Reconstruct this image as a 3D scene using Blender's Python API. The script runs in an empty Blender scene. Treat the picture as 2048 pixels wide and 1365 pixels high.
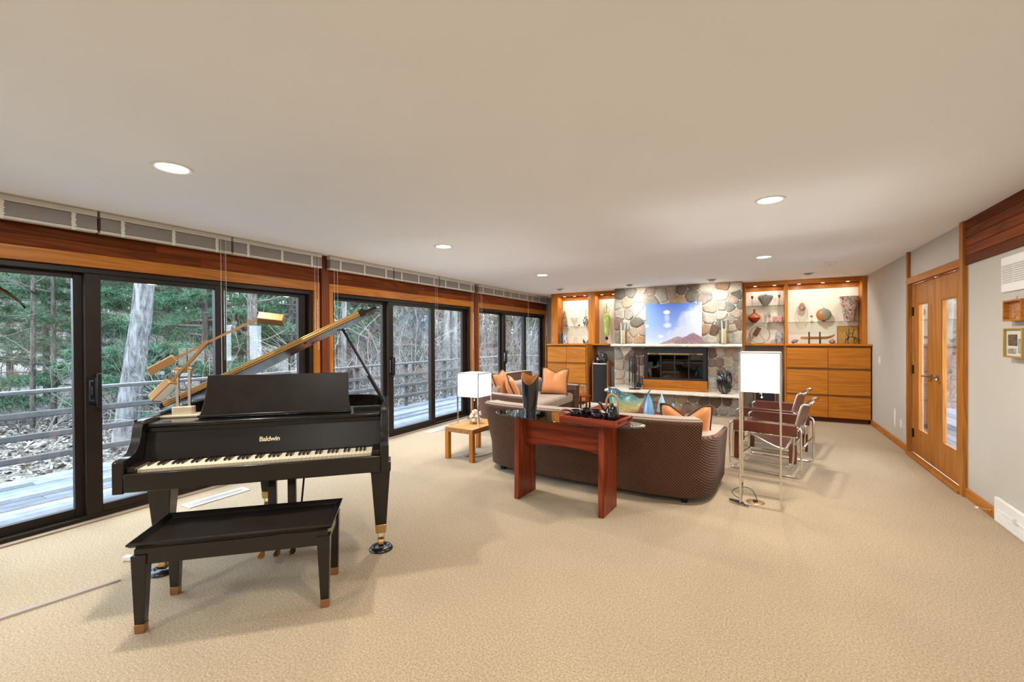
import bpy, bmesh, math, random
import numpy as np
from mathutils import Vector, Matrix
random.seed(7)
sc = bpy.context.scene
COL = sc.collection
R = math.radians
PI = math.pi

# ------------------------------------------------------------------ camera
cam_d = bpy.data.cameras.new('camera')
cam_d.sensor_width = 36.0
cam_d.sensor_fit = 'HORIZONTAL'
cam_d.lens = 880.0 / 2048.0 * 36.0
cam_d.clip_start = 0.02
cam_d.clip_end = 400
cam = bpy.data.objects.new('camera', cam_d)
COL.objects.link(cam)
_rt = Vector((0.87536272, 0.48342817, -0.00610849))
_up = Vector((0.0023086, 0.00845502, 0.99996159))
_fw = Vector((-0.48346125, 0.8753432, -0.00628517))
mw = Matrix((( _rt.x, _up.x, -_fw.x, 0), (_rt.y, _up.y, -_fw.y, 0), (_rt.z, _up.z, -_fw.z, 1.43), (0, 0, 0, 1)))
cam.matrix_world = mw
sc.camera = cam

# ------------------------------------------------------------------ world, exposure
world = bpy.data.worlds.new('overcast_sky')
sc.world = world
world.use_nodes = True
wn = world.node_tree
wn.nodes.clear()
wo = wn.nodes.new('ShaderNodeOutputWorld')
wb = wn.nodes.new('ShaderNodeBackground')
wb.inputs['Color'].default_value = (0.72, 0.86, 1.0, 1)
wb.inputs['Strength'].default_value = 10.0
wn.links.new(wb.outputs[0], wo.inputs[0])
sc.view_settings.view_transform = 'Standard'
sc.view_settings.look = 'None'
sc.view_settings.gamma = 1.0
sc.view_settings.use_curve_mapping = False
sc.view_settings.exposure = 0.15

WARM = (1.0, 0.968, 0.925)
CEIL_W = 35.5      # watts of one recessed ceiling lamp
SPOT_W = 9.0      # accent lamps above the hearth wall
PUCK_W = 1.0       # shelf puck lamps

# ------------------------------------------------------------------ mesh builder
class MB:
    def __init__(s, M=None):
        s.v = []; s.f = []; s.M = M
    def _add(s, vs, fs, M=None):
        b = len(s.v)
        for p in vs:
            p = Vector(p)
            if M is not None: p = M @ p
            if s.M is not None: p = s.M @ p
            s.v.append(p)
        for f in fs: s.f.append([b + i for i in f])
        return s
    def box(s, x0, x1, y0, y1, z0, z1, M=None):
        vs = [(x0,y0,z0),(x1,y0,z0),(x1,y1,z0),(x0,y1,z0),(x0,y0,z1),(x1,y0,z1),(x1,y1,z1),(x0,y1,z1)]
        fs = [(0,3,2,1),(4,5,6,7),(0,1,5,4),(1,2,6,5),(2,3,7,6),(3,0,4,7)]
        return s._add(vs, fs, M)
    def taper(s, c0, h0, c1, h1, M=None):
        # rectangular frustum between two rectangles (centre xyz, half x, half y)
        vs = []
        for c, h in ((c0, h0), (c1, h1)):
            for sx, sy in ((-1,-1),(1,-1),(1,1),(-1,1)):
                vs.append((c[0]+sx*h[0], c[1]+sy*h[1], c[2]))
        fs = [(0,3,2,1),(4,5,6,7),(0,1,5,4),(1,2,6,5),(2,3,7,6),(3,0,4,7)]
        return s._add(vs, fs, M)
    def bar(s, a, b, w, h=None, up=(0,0,1), M=None):
        # rectangular bar from a to b
        h = h or w
        a = Vector(a); b = Vector(b); d = (b-a).normalized(); u = Vector(up)
        if abs(d.dot(u)) > .98: u = Vector((1,0,0))
        r = d.cross(u).normalized(); u = r.cross(d).normalized()
        vs = []
        for p in (a, b):
            for sx, sy in ((-1,-1),(1,-1),(1,1),(-1,1)):
                vs.append(p + r*(sx*w/2) + u*(sy*h/2))
        fs = [(0,1,2,3),(7,6,5,4),(0,4,5,1),(1,5,6,2),(2,6,7,3),(3,7,4,0)]
        return s._add(vs, fs, M)
    def cyl(s, a, b, r0, r1=None, n=16, cap=True, M=None):
        r1 = r0 if r1 is None else r1
        return s.tube([a, b], [r0, r1], n, cap, M)
    def tube(s, pts, r, n=10, cap=True, M=None, closed=False):
        pts = [Vector(p) for p in pts]
        k = len(pts)
        rr = list(r) if isinstance(r, (list, tuple)) else [r]*k
        vs = []; fs = []
        prev = None
        for i, p in enumerate(pts):
            if closed: d = pts[(i+1) % k] - pts[i-1]
            else: d = pts[min(i+1, k-1)] - pts[max(i-1, 0)]
            if d.length < 1e-9: d = Vector((0,0,1))
            d.normalize()
            if prev is None:
                u = Vector((0,0,1)) if abs(d.z) < .9 else Vector((1,0,0))
                u = (u - d*u.dot(d)).normalized()
            else:
                u = (prev - d*prev.dot(d))
                if u.length < 1e-6: u = Vector((1,0,0))
                u.normalize()
            prev = u
            w = d.cross(u)
            for j in range(n):
                a = 2*PI*j/n
                vs.append(p + (u*math.cos(a) + w*math.sin(a))*rr[i])
        segs = k if closed else k-1
        for i in range(segs):
            i2 = (i+1) % k
            for j in range(n):
                j2 = (j+1) % n
                fs.append((i*n+j, i*n+j2, i2*n+j2, i2*n+j))
        if cap and not closed:
            fs.append(tuple(range(n-1, -1, -1)))
            fs.append(tuple((k-1)*n + j for j in range(n)))
        return s._add(vs, fs, M)
    def lathe(s, prof, n=24, c=(0,0,0), M=None, cap=True, squash=(1,1)):
        # prof: list of (radius, z)
        vs = []; fs = []
        for (r, z) in prof:
            for j in range(n):
                a = 2*PI*j/n
                vs.append((c[0]+r*math.cos(a)*squash[0], c[1]+r*math.sin(a)*squash[1], c[2]+z))
        for i in range(len(prof)-1):
            for j in range(n):
                j2 = (j+1) % n
                fs.append((i*n+j, i*n+j2, (i+1)*n+j2, (i+1)*n+j))
        if cap:
            if prof[0][0] > 1e-5: fs.append(tuple(range(n-1, -1, -1)))
            if prof[-1][0] > 1e-5: fs.append(tuple((len(prof)-1)*n + j for j in range(n)))
        return s._add(vs, fs, M)
    def prism(s, poly, h0, h1, axis='z', M=None):
        # poly of (a,b); axis is the extrusion axis: z -> (a,b,h), y -> (a,h,b), x -> (h,a,b)
        def P(a, b, h):
            return (a,b,h) if axis == 'z' else ((a,h,b) if axis == 'y' else (h,a,b))
        n = len(poly)
        vs = [P(a,b,h0) for a,b in poly] + [P(a,b,h1) for a,b in poly]
        fs = [tuple(range(n-1,-1,-1)), tuple(range(n, 2*n))]
        for i in range(n):
            j = (i+1) % n
            fs.append((i, j, n+j, n+i))
        return s._add(vs, fs, M)
    def loft(s, rings, closed=True, caps=True, M=None):
        n = len(rings[0]); vs = []; fs = []
        for r_ in rings: vs += [tuple(p) for p in r_]
        for i in range(len(rings)-1):
            for j in range(n if closed else n-1):
                j2 = (j+1) % n
                fs.append((i*n+j, i*n+j2, (i+1)*n+j2, (i+1)*n+j))
        if caps and closed:
            fs.append(tuple(range(n-1,-1,-1))); fs.append(tuple((len(rings)-1)*n+j for j in range(n)))
        return s._add(vs, fs, M)
    def ball(s, c, r, n=14, m=9, sc_=(1,1,1), M=None):
        prof = [(max(1e-6, math.sin(PI*i/m)), -math.cos(PI*i/m)) for i in range(m+1)]
        vs = []; fs = []
        for (q, z) in prof:
            for j in range(n):
                a = 2*PI*j/n
                vs.append((c[0]+r*sc_[0]*q*math.cos(a), c[1]+r*sc_[1]*q*math.sin(a), c[2]+r*sc_[2]*z))
        for i in range(m):
            for j in range(n):
                j2 = (j+1) % n
                fs.append((i*n+j, i*n+j2, (i+1)*n+j2, (i+1)*n+j))
        return s._add(vs, fs, M)
    def mesh(s, name, smooth=None, merge=False):
        me = bpy.data.meshes.new(name)
        me.from_pydata([tuple(p) for p in s.v], [], s.f)
        bm = bmesh.new(); bm.from_mesh(me)
        if merge: bmesh.ops.remove_doubles(bm, verts=bm.verts, dist=1e-5)
        bmesh.ops.recalc_face_normals(bm, faces=bm.faces)
        bm.to_mesh(me); bm.free()
        if smooth is not None:
            me.shade_smooth()
            if smooth < 180: me.set_sharp_from_angle(angle=R(smooth))
        return me
    def build(s, name, mat, parent=None, smooth=None, bevel=0, seg=2, loc=None, rot=None, subsurf=0, merge=False):
        me = s.mesh(name, smooth, merge)
        me.materials.append(mat)
        o = bpy.data.objects.new(name, me)
        COL.objects.link(o)
        if parent: o.parent = parent
        if loc is not None: o.location = loc
        if rot is not None: o.rotation_euler = rot
        if bevel:
            b = o.modifiers.new('bevel', 'BEVEL'); b.width = bevel; b.segments = seg; b.limit_method = 'ANGLE'; b.angle_limit = R(40)
            b.harden_normals = False
            me.shade_smooth(); me.set_sharp_from_angle(angle=R(40))
        if subsurf:
            m = o.modifiers.new('subsurf', 'SUBSURF'); m.levels = subsurf; m.render_levels = subsurf
            me.shade_smooth()
        return o

def tag(o, label, cat, group=None):
    o['label'] = label; o['category'] = cat
    if group: o['group'] = group
    return o
def struct(o):
    o['kind'] = 'structure'; return o
def stuff(o):
    o['kind'] = 'stuff'; return o
def thing(name, label, cat, loc=(0,0,0), rotz=0, group=None, scale=None):
    o = bpy.data.objects.new(name, None); COL.objects.link(o)
    o.empty_display_size = .1
    o.location = loc; o.rotation_euler = (0,0,rotz)
    if scale: o.scale = scale
    return tag(o, label, cat, group)
def empty(name, loc=(0,0,0), rotz=0, parent=None):
    o = bpy.data.objects.new(name, None); COL.objects.link(o)
    o.location = loc; o.rotation_euler = (0,0,rotz)
    if parent: o.parent = parent
    return o
def copy_tree(o, parent=None):
    c = o.copy(); COL.objects.link(c)
    if parent: c.parent = parent
    for ch in list(o.children): copy_tree(ch, c)
    return c
def area(name, loc, size, watts, col=WARM, rot=(0,0,0), shape='DISK', spread=PI, parent=None):
    l = bpy.data.lights.new(name, 'AREA'); l.shape = shape; l.size = size; l.energy = watts; l.color = col; l.spread = spread
    o = bpy.data.objects.new(name, l); COL.objects.link(o); o.location = loc; o.rotation_euler = rot
    if parent: o.parent = parent
    return o
def point(name, loc, r, watts, col=WARM, parent=None):
    l = bpy.data.lights.new(name, 'POINT'); l.shadow_soft_size = r; l.energy = watts; l.color = col
    o = bpy.data.objects.new(name, l); COL.objects.link(o); o.location = loc
    if parent: o.parent = parent
    return o
def smoothpath(pts, it=2, closed=False):
    pts = [Vector(p) for p in pts]
    for _ in range(it):
        q = []
        n = len(pts)
        if not closed: q.append(pts[0])
        for i in range(n if closed else n-1):
            a, b = pts[i], pts[(i+1) % n]
            q.append(a*.75 + b*.25); q.append(a*.25 + b*.75)
        if not closed: q.append(pts[-1])
        pts = q
    return pts
def rrect(x0, x1, y0, y1, r, n=5):
    out = []
    for cx, cy, a0 in ((x1-r,y1-r,0),(x0+r,y1-r,90),(x0+r,y0+r,180),(x1-r,y0+r,270)):
        for i in range(n+1):
            a = R(a0 + 90*i/n); out.append((cx+r*math.cos(a), cy+r*math.sin(a)))
    return out

# ------------------------------------------------------------------ materials
def _base(name):
    m = bpy.data.materials.new(name); m.use_nodes = True
    nt = m.node_tree; b = nt.nodes['Principled BSDF']
    return m, nt, b
def _coords(nt, scale=(1,1,1), rot=(0,0,0)):
    tc = nt.nodes.new('ShaderNodeTexCoord'); mp = nt.nodes.new('ShaderNodeMapping')
    mp.inputs['Scale'].default_value = scale; mp.inputs['Rotation'].default_value = rot
    nt.links.new(tc.outputs['Object'], mp.inputs['Vector'])
    return mp.outputs['Vector']
def _noise(nt, vec, scale, detail=3, rough=.55, dist=0):
    n = nt.nodes.new('ShaderNodeTexNoise'); n.inputs['Scale'].default_value = scale
    n.inputs['Detail'].default_value = detail; n.inputs['Roughness'].default_value = rough
    n.inputs['Distortion'].default_value = dist
    nt.links.new(vec, n.inputs['Vector']); return n
def _ramp(nt, fac, stops):
    r = nt.nodes.new('ShaderNodeValToRGB'); e = r.color_ramp.elements
    while len(e) < len(stops): e.new(.5)
    for i, (p, c) in enumerate(stops):
        e[i].position = p; e[i].color = (c[0], c[1], c[2], 1)
    nt.links.new(fac, r.inputs['Fac']); return r
def _bump(nt, h, bsdf, strength, dist=.01):
    b = nt.nodes.new('ShaderNodeBump'); b.inputs['Strength'].default_value = strength; b.inputs['Distance'].default_value = dist
    nt.links.new(h, b.inputs['Height']); nt.links.new(b.outputs['Normal'], bsdf.inputs['Normal'])
def mul(c, k): return tuple(min(1, x*k) for x in c)
def mat(name, col, rough=.5, metal=0, var=0, scale=8, bump=0, bscale=60, coat=0, spec=.5, rnd=0, sheen=0, alpha=1):
    m, nt, b = _base(name)
    b.inputs['Base Color'].default_value = (*col, 1); b.inputs['Roughness'].default_value = rough
    b.inputs['Metallic'].default_value = metal; b.inputs['Coat Weight'].default_value = coat
    b.inputs['Coat Roughness'].default_value = .08
    b.inputs['Specular IOR Level'].default_value = spec
    b.inputs['Sheen Weight'].default_value = sheen
    vec = _coords(nt) if (var or bump) else None
    out = None
    if var:
        n = _noise(nt, vec, scale, 4)
        r = _ramp(nt, n.outputs['Fac'], [(.3, mul(col, 1-var)), (.7, mul(col, 1+var))])
        out = r.outputs['Color']
    if rnd:
        oi = nt.nodes.new('ShaderNodeObjectInfo'); mr = nt.nodes.new('ShaderNodeMapRange')
        mr.inputs['To Min'].default_value = 1-rnd; mr.inputs['To Max'].default_value = 1+rnd
        nt.links.new(oi.outputs['Random'], mr.inputs['Value'])
        mx = nt.nodes.new('ShaderNodeMix'); mx.data_type = 'RGBA'; mx.blend_type = 'MULTIPLY'; mx.inputs[0].default_value = 1
        if out: nt.links.new(out, mx.inputs[6])
        else: mx.inputs[6].default_value = (*col, 1)
        nt.links.new(mr.outputs[0], mx.inputs[7]); out = mx.outputs[2]
    if out: nt.links.new(out, b.inputs['Base Color'])
    if bump:
        n2 = _noise(nt, vec, bscale, 3); _bump(nt, n2.outputs['Fac'], b, bump)
    return m
def wood(name, dark, light, axis='x', freq=14, rough=.45, coat=.03, rnd=.12, fig=1.0, spec=.18):
    m, nt, b = _base(name)
    st = {'x': (.06,1,1), 'y': (1,.06,1), 'z': (1,1,.06)}[axis]
    v = _coords(nt, st)
    # per-object shift so that alike boards differ
    oi = nt.nodes.new('ShaderNodeObjectInfo'); ad = nt.nodes.new('ShaderNodeVectorMath'); ad.operation = 'ADD'
    sclr = nt.nodes.new('ShaderNodeVectorMath'); sclr.operation = 'SCALE'; sclr.inputs[3].default_value = 37
    nt.links.new(oi.outputs['Random'], sclr.inputs[0]); nt.links.new(v, ad.inputs[0]); nt.links.new(sclr.outputs[0], ad.inputs[1])
    v = ad.outputs[0]
    n1 = _noise(nt, v, freq*.35, 3, .5, 1.2*fig)
    w = nt.nodes.new('ShaderNodeMath'); w.operation = 'MULTIPLY'; w.inputs[1].default_value = 9*fig
    nt.links.new(n1.outputs['Fac'], w.inputs[0])
    fr = nt.nodes.new('ShaderNodeMath'); fr.operation = 'PINGPONG'; fr.inputs[1].default_value = .5
    nt.links.new(w.outputs[0], fr.inputs[0])
    n2 = _noise(nt, v, freq*7, 2, .6)
    a = nt.nodes.new('ShaderNodeMath'); a.operation = 'MULTIPLY_ADD'; a.inputs[1].default_value = .9
    nt.links.new(fr.outputs[0], a.inputs[0])
    hh = nt.nodes.new('ShaderNodeMath'); hh.operation = 'MULTIPLY'; hh.inputs[1].default_value = .65
    nt.links.new(n2.outputs['Fac'], hh.inputs[0]); nt.links.new(hh.outputs[0], a.inputs[2])
    r = _ramp(nt, a.outputs[0], [(.2, dark), (.75, light)])
    mr = nt.nodes.new('ShaderNodeMapRange'); mr.inputs['To Min'].default_value = 1-rnd; mr.inputs['To Max'].default_value = 1+rnd
    nt.links.new(oi.outputs['Random'], mr.inputs['Value'])
    mx = nt.nodes.new('ShaderNodeMix'); mx.data_type = 'RGBA'; mx.blend_type = 'MULTIPLY'; mx.inputs[0].default_value = 1
    nt.links.new(r.outputs['Color'], mx.inputs[6]); nt.links.new(mr.outputs[0], mx.inputs[7])
    nt.links.new(mx.outputs[2], b.inputs['Base Color'])
    b.inputs['Roughness'].default_value = rough; b.inputs['Coat Weight'].default_value = coat; b.inputs['Coat Roughness'].default_value = .15
    b.inputs['Specular IOR Level'].default_value = spec
    _bump(nt, n2.outputs['Fac'], b, .05, .004)
    return m
def pane_mat(name, tint=(.93,.96,.95), refl=1.0, rough=0.0, ior=1.5):
    # thin glass: straight-through light plus a fresnel mirror reflection
    m = bpy.data.materials.new(name); m.use_nodes = True; nt = m.node_tree; nt.nodes.clear()
    o = nt.nodes.new('ShaderNodeOutputMaterial'); t = nt.nodes.new('ShaderNodeBsdfTransparent'); g = nt.nodes.new('ShaderNodeBsdfGlossy')
    t.inputs['Color'].default_value = (*tint, 1); g.inputs['Roughness'].default_value = rough
    lw = nt.nodes.new('ShaderNodeLayerWeight'); lw.inputs['Blend'].default_value = .5
    pw = nt.nodes.new('ShaderNodeMath'); pw.operation = 'POWER'; pw.inputs[1].default_value = 5
    nt.links.new(lw.outputs['Facing'], pw.inputs[0])
    f0 = ((ior-1)/(ior+1))**2
    k = nt.nodes.new('ShaderNodeMath'); k.operation = 'MULTIPLY_ADD'; k.use_clamp = True
    k.inputs[1].default_value = (1-f0)*refl; k.inputs[2].default_value = f0*refl
    nt.links.new(pw.outputs[0], k.inputs[0])
    mx = nt.nodes.new('ShaderNodeMixShader')
    nt.links.new(k.outputs[0], mx.inputs[0]); nt.links.new(t.outputs[0], mx.inputs[1]); nt.links.new(g.outputs[0], mx.inputs[2])
    nt.links.new(mx.outputs[0], o.inputs['Surface'])
    return m
def tglass(name, stops, scale=8, alpha=.75, rough=.08, stretch=(1,1,1), dist=1.5):
    # coloured art glass: streaky colour, part of it see-through
    m, nt, b = _base(name)
    v = _coords(nt, stretch); n = _noise(nt, v, scale, 4, .6, dist)
    r = _ramp(nt, n.outputs['Fac'], stops)
    nt.links.new(r.outputs['Color'], b.inputs['Base Color'])
    b.inputs['Roughness'].default_value = rough; b.inputs['Alpha'].default_value = alpha; b.inputs['Coat Weight'].default_value = .5
    return m
def emis(name, col, strength):
    m = bpy.data.materials.new(name); m.use_nodes = True; nt = m.node_tree; nt.nodes.clear()
    o = nt.nodes.new('ShaderNodeOutputMaterial'); e = nt.nodes.new('ShaderNodeEmission')
    e.inputs['Color'].default_value = (*col, 1); e.inputs['Strength'].default_value = strength
    nt.links.new(e.outputs[0], o.inputs['Surface']); return m

m_carpet = None
def carpet():
    m, nt, b = _base('carpet')
    v = _coords(nt)
    n1 = _noise(nt, v, 105, 2, .75); n2 = _noise(nt, v, 1.1, 3, .5)
    r1 = _ramp(nt, n1.outputs['Fac'], [(.30, (.267,.190,.108)), (.70, (.545,.418,.272))])
    r2 = _ramp(nt, n2.outputs['Fac'], [(.35, (.93,.93,.93)), (.65, (1,1,1))])
    mx = nt.nodes.new('ShaderNodeMix'); mx.data_type = 'RGBA'; mx.blend_type = 'MULTIPLY'; mx.inputs[0].default_value = 1
    nt.links.new(r1.outputs['Color'], mx.inputs[6]); nt.links.new(r2.outputs['Color'], mx.inputs[7])
    nt.links.new(mx.outputs[2], b.inputs['Base Color'])
    b.inputs['Roughness'].default_value = .95; b.inputs['Specular IOR Level'].default_value = .1; b.inputs['Sheen Weight'].default_value = .15
    _bump(nt, n1.outputs['Fac'], b, .5, .006)
    return m
m_carpet = carpet()
m_ceil = mat('ceiling_paint', (.915,.945,.985), .9, var=.015, scale=2, bump=.05, bscale=300)
m_wall = mat('wall_paint', (.52,.485,.425), .85, bump=.04, bscale=250)
m_greywall = mat('niche_paint', (.42,.40,.36), .85)
m_oak = wood('oak', (.32,.098,.008), (.47,.165,.018), 'x', 13)
m_oak_z = wood('oak_upright', (.34,.105,.009), (.49,.175,.020), 'z', 13)
m_oak_y = wood('oak_lengthwise', (.30,.095,.010), (.46,.165,.020), 'y', 13)
m_oakdoor = wood('oak_door', (.25,.085,.011), (.40,.15,.024), 'z', 11)
m_kick = wood('toe_kick_wood', (.07,.018,.006), (.11,.03,.01), 'x', 12)
m_red_y = wood('cedar_board', (.095,.019,.004), (.20,.048,.009), 'y', 10, rough=.65, coat=0, rnd=.35, spec=.12)
m_red_z = wood('cedar_post', (.10,.021,.005), (.19,.045,.010), 'z', 10, rough=.5, coat=.05)
m_bronze = mat('bronze_frame', (.017,.011,.007), .45, .0, var=.15, scale=3, spec=.22)
m_black = mat('black_satin', (.008,.008,.009), .3)
m_white = mat('white_enamel', (.80,.79,.76), .4)
m_chrome = mat('chrome', (.80,.78,.74), .10, 1.0)
m_brass = mat('brass', (.70,.46,.20), .25, 1.0)
m_pane = pane_mat('window_glass', (.96,.975,.98), 1.25)
m_clear = pane_mat('clear_glass', (.95,.95,.93), 1.5)
m_shelfglass = pane_mat('shelf_glass', (.86,.92,.89), 1.3)
m_lamp_on = emis('lamp_lens', (1.0,.90,.76), 14)

# ================================================================== the setting
XL, XR = -4.60, 1.64
CH = 2.44
YB, YF = 10.2, -3.0
struct(MB().box(XL-.02, XR+.05, YF, YB, -.12, 0).build('floor', m_carpet))
struct(MB().box(XL-.35, XR+.35, YF-.2, YB+.2, CH, CH+.2).build('ceiling', m_ceil))
struct(MB().box(XL-.2, XR+.2, YB, YB+.15, -.1, CH).build('wall_back', m_wall))
struct(MB().box(XL-.2, XR+.2, YF-.15, YF, -.1, CH).build('wall_front', m_wall))
# right wall with the opening for the pair of doors
wr = struct(MB().box(XR, XR+.12, YF, 5.40, -.1, CH).box(XR, XR+.12, 6.96, YB, -.1, CH).box(XR, XR+.12, 5.40, 6.96, 2.10, CH).build('wall_right', m_wall))
# dark wall added outside, just past the doors: hides the view through the farther leaf
struct(MB().box(XR+.13, XR+.60, 8.6, 9.4, -.1, 2.6).build('wall_view_block', mat('dark_view_block', (.05,.03,.02), .8)))
# cedar boards high on the right wall, nearer than the doors
nb = 5
for i in range(nb):
    z0 = 2.05 + (CH-2.05)*i/nb; z1 = 2.05 + (CH-2.05)*(i+1)/nb
    MB().box(XR-.018, XR-.001, YF+.01, 5.325, z0+.0015, z1-.0015).build('cedar_board', m_red_y, wr, bevel=.002, seg=1)
# trims
struct(MB().box(XR-.035, XR+.02, 5.33, 5.41, 0, CH-.001).build('trim_1', m_oakdoor, bevel=.003))
struct(MB().box(XR-.030, XR+.02, 6.95, 7.01, 0, CH-.001).build('trim_2', m_oakdoor, bevel=.003))
struct(MB().box(XR-.035, XR+.02, 5.41, 6.95, 2.045, 2.12).build('trim_3', m_oak_y, bevel=.003))
struct(MB().box(XR-.05, XR+.02, 5.40, 6.96, 0, .035).build('trim_4', m_oakdoor, bevel=.008))
struct(MB().box(XR-.018, XR-.001, 4.77, 5.33, 0, .085).build('baseboard_right', m_oak_y, bevel=.004))
struct(MB().box(XR-.018, XR-.001, 7.01, 8.955, 0, .085).build('baseboard_right', m_oak_y, bevel=.004))
struct(MB().box(XR-.018, XR-.001, YF, 3.9, 0, .085).build('baseboard_right', m_oak_y, bevel=.004))

# ---- pair of oak doors in the right wall (room side x = XR)
m_mirror = pane_mat('door_glass', (.95,.96,.96), 1.9)
def oak_leaf(y0, y1, g0, g1, hinge_y, lever_y, lever_dir, n):
    o = struct(empty('door_%d' % n, (XR+.02, y0, 0)))
    w = y1-y0; a, b = g0-y0, g1-y0
    zb, zt, gb, gt = .0352, 2.0448, .33, 1.80
    MB().box(0, .04, 0, a, zb, zt).box(0, .04, b, w, zb, zt).box(0, .04, a, b, zb, gb).box(0, .04, a, b, gt, zt).build('leaf', m_oakdoor, o, bevel=.002)
    MB().box(.022, .03, a, b, gb, gt).build('glass_pane', m_mirror, o)
    bd = MB()
    for (p, q, r, s_) in ((a, a+.012, gb, gt), (b-.012, b, gb, gt), (a+.012, b-.012, gb, gb+.012), (a+.012, b-.012, gt-.012, gt)):
        bd.box(.004, .0215, p, q, r, s_)
    bd.build('glazing_bead', m_oakdoor, o)
    for z in (.27, 1.03, 1.72):
        h = MB().box(-.006, .002, hinge_y-y0-.022, hinge_y-y0+.022, z-.05, z+.05).cyl((-.009, hinge_y-y0, z-.052), (-.009, hinge_y-y0, z+.052), .007, n=8)
        h.build('hinge', m_bronze, o, smooth=40)
    ly = lever_y-y0
    lv = MB().cyl((0, ly, .99), (-.012, ly, .99), .026, n=16).cyl((-.01, ly, .99), (-.05, ly, .99), .009, n=10)
    lv.tube(smoothpath([(-.048, ly, .99), (-.052, ly+lever_dir*.05, .995), (-.05, ly+lever_dir*.13, .985)], 1), .008, 8)
    lv.build('lever_handle', mat('satin_nickel_%d' % n, (.35,.32,.28), .3, 1.0), o, smooth=50)
    return o
oak_leaf(5.415, 6.222, 5.65, 6.03, 5.43, 6.12, -1, 5)
oak_leaf(6.226, 6.945, 6.44, 6.77, 6.93, 6.30, 1, 6)

# ---- glazed wall on the left: posts, cedar header, three-panel sliding doors
sections = [(-2.85, .18), (.42, 3.45), (3.69, 6.74), (6.99, 10.04)]
wl = struct(MB().box(XL-.16, XL-.012, YF, YB, 2.01, CH).box(XL-.16, XL-.02, YF, -2.85, 0, 2.01).build('wall_left', m_red_y))
for i, (a, b) in enumerate(sections):
    zz = [2.115, 2.195, 2.275, 2.355, CH-.002]
    for k in range(4):
        if k % 2:
            cuts = [a-.06, a+1.15+.3*i, b+.06]
        else:
            cuts = [a-.06, a+2.0-.2*i, b+.06]
        for c0, c1 in zip(cuts[:-1], cuts[1:]):
            MB().box(XL-.011, XL+.022-.004*(k % 2), c0+.001, c1-.001, zz[k]+.001, zz[k+1]-.001).build('header_board', m_red_y, wl)
nt_ = 5
for i in range(3):
    a = sections[i][1]; b = sections[i+1][0]
    mid = (a+b)/2
    struct(MB().box(XL-.16, XL+.06, mid-.055, mid+.055, 0, CH-.001).build('trim_%d' % nt_, m_red_z, bevel=.004)); nt_ += 1
for i, (a, b) in enumerate(sections):
    t = struct(MB().box(XL-.05, XL+.034, a-.062, b+.062, 2.01, 2.113).build('trim_%d' % nt_, m_oak_y, bevel=.003)); nt_ += 1
    for y0, y1 in ((a-.062, a+.012), (b-.012, b+.062)):
        MB().box(XL-.05, XL+.03, y0, y1, 0, 2.009).build('side_casing', m_oak_z, t, bevel=.003)
struct(MB().box(XL-.05, XL+.045, -2.9, 10.06, 0, .014).build('trim_%d' % nt_, mat('sill_strip', (.36,.27,.19), .5), bevel=.004)); nt_ += 1
struct(MB().box(XL-.16, XL-.01, 10.10, YB, 0, 2.01).build('trim_%d' % nt_, m_wall)); nt_ += 1

def sliding_door(n, Y0, Y1):
    o = struct(empty('door_%d' % n, (XL, Y0, 0)))
    W = Y1-Y0
    f = MB().box(-.13, -.004, .013, .05, .012, 2.008).box(-.13, -.004, W-.05, W-.013, .012, 2.008)
    f.box(-.13, -.004, .05, W-.05, 1.965, 2.008).box(-.13, -.004, .05, W-.05, .012, .045)
    f.build('door_frame', m_bronze, o, bevel=.003)
    lay = [(.051, 1.03, -.115, -.07, .05, .095), (.985, 2.035, -.062, -.012, .10, .095), (1.985, W-.051, -.115, -.07, .09, .10)]
    for k, (a, b, x0, x1, s0, s1) in enumerate(lay):
        z0, z1 = .046, 1.964
        rb, rt = .065, .04
        sash = MB().box(x0, x1, a, a+s0, z0, z1).box(x0, x1, b-s1, b, z0, z1).box(x0, x1, a+s0, b-s1, z0, z0+rb).box(x0, x1, a+s0, b-s1, z1-rt, z1)
        s_ = sash.build('sash', m_bronze, o, bevel=.003)
        xm = (x0+x1)/2
        MB().box(xm-.003, xm+.003, a+s0, b-s1, z0+rb, z1-rt).build('glass_pane', m_pane, s_)
        if k == 1:
            h = MB().box(x1, x1+.012, a+.012, a+.05, .93, 1.14)
            h.build('handle_plate', m_black, s_)
            MB().box(x1+.012, x1+.05, a+.055, a+.085, .90, 1.17).box(x1-.001, x1+.03, a+.05, a+.06, .93, 1.14).build('pull_handle', m_black, s_, bevel=.006)
            MB().box(x1+.012, x1+.017, a+.016, a+.024, .95, 1.12).box(x1+.012, x1+.017, a+.024, a+.045, 1.105, 1.12).box(x1+.012, x1+.017, a+.024, a+.045, .95, .965).box(x1+.012, x1+.020, a+.027, a+.037, 1.0, 1.07).build('latch', m_chrome, s_)
    return o
for i, (a, b) in enumerate(sections): sliding_door(i+1, a, b)

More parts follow.
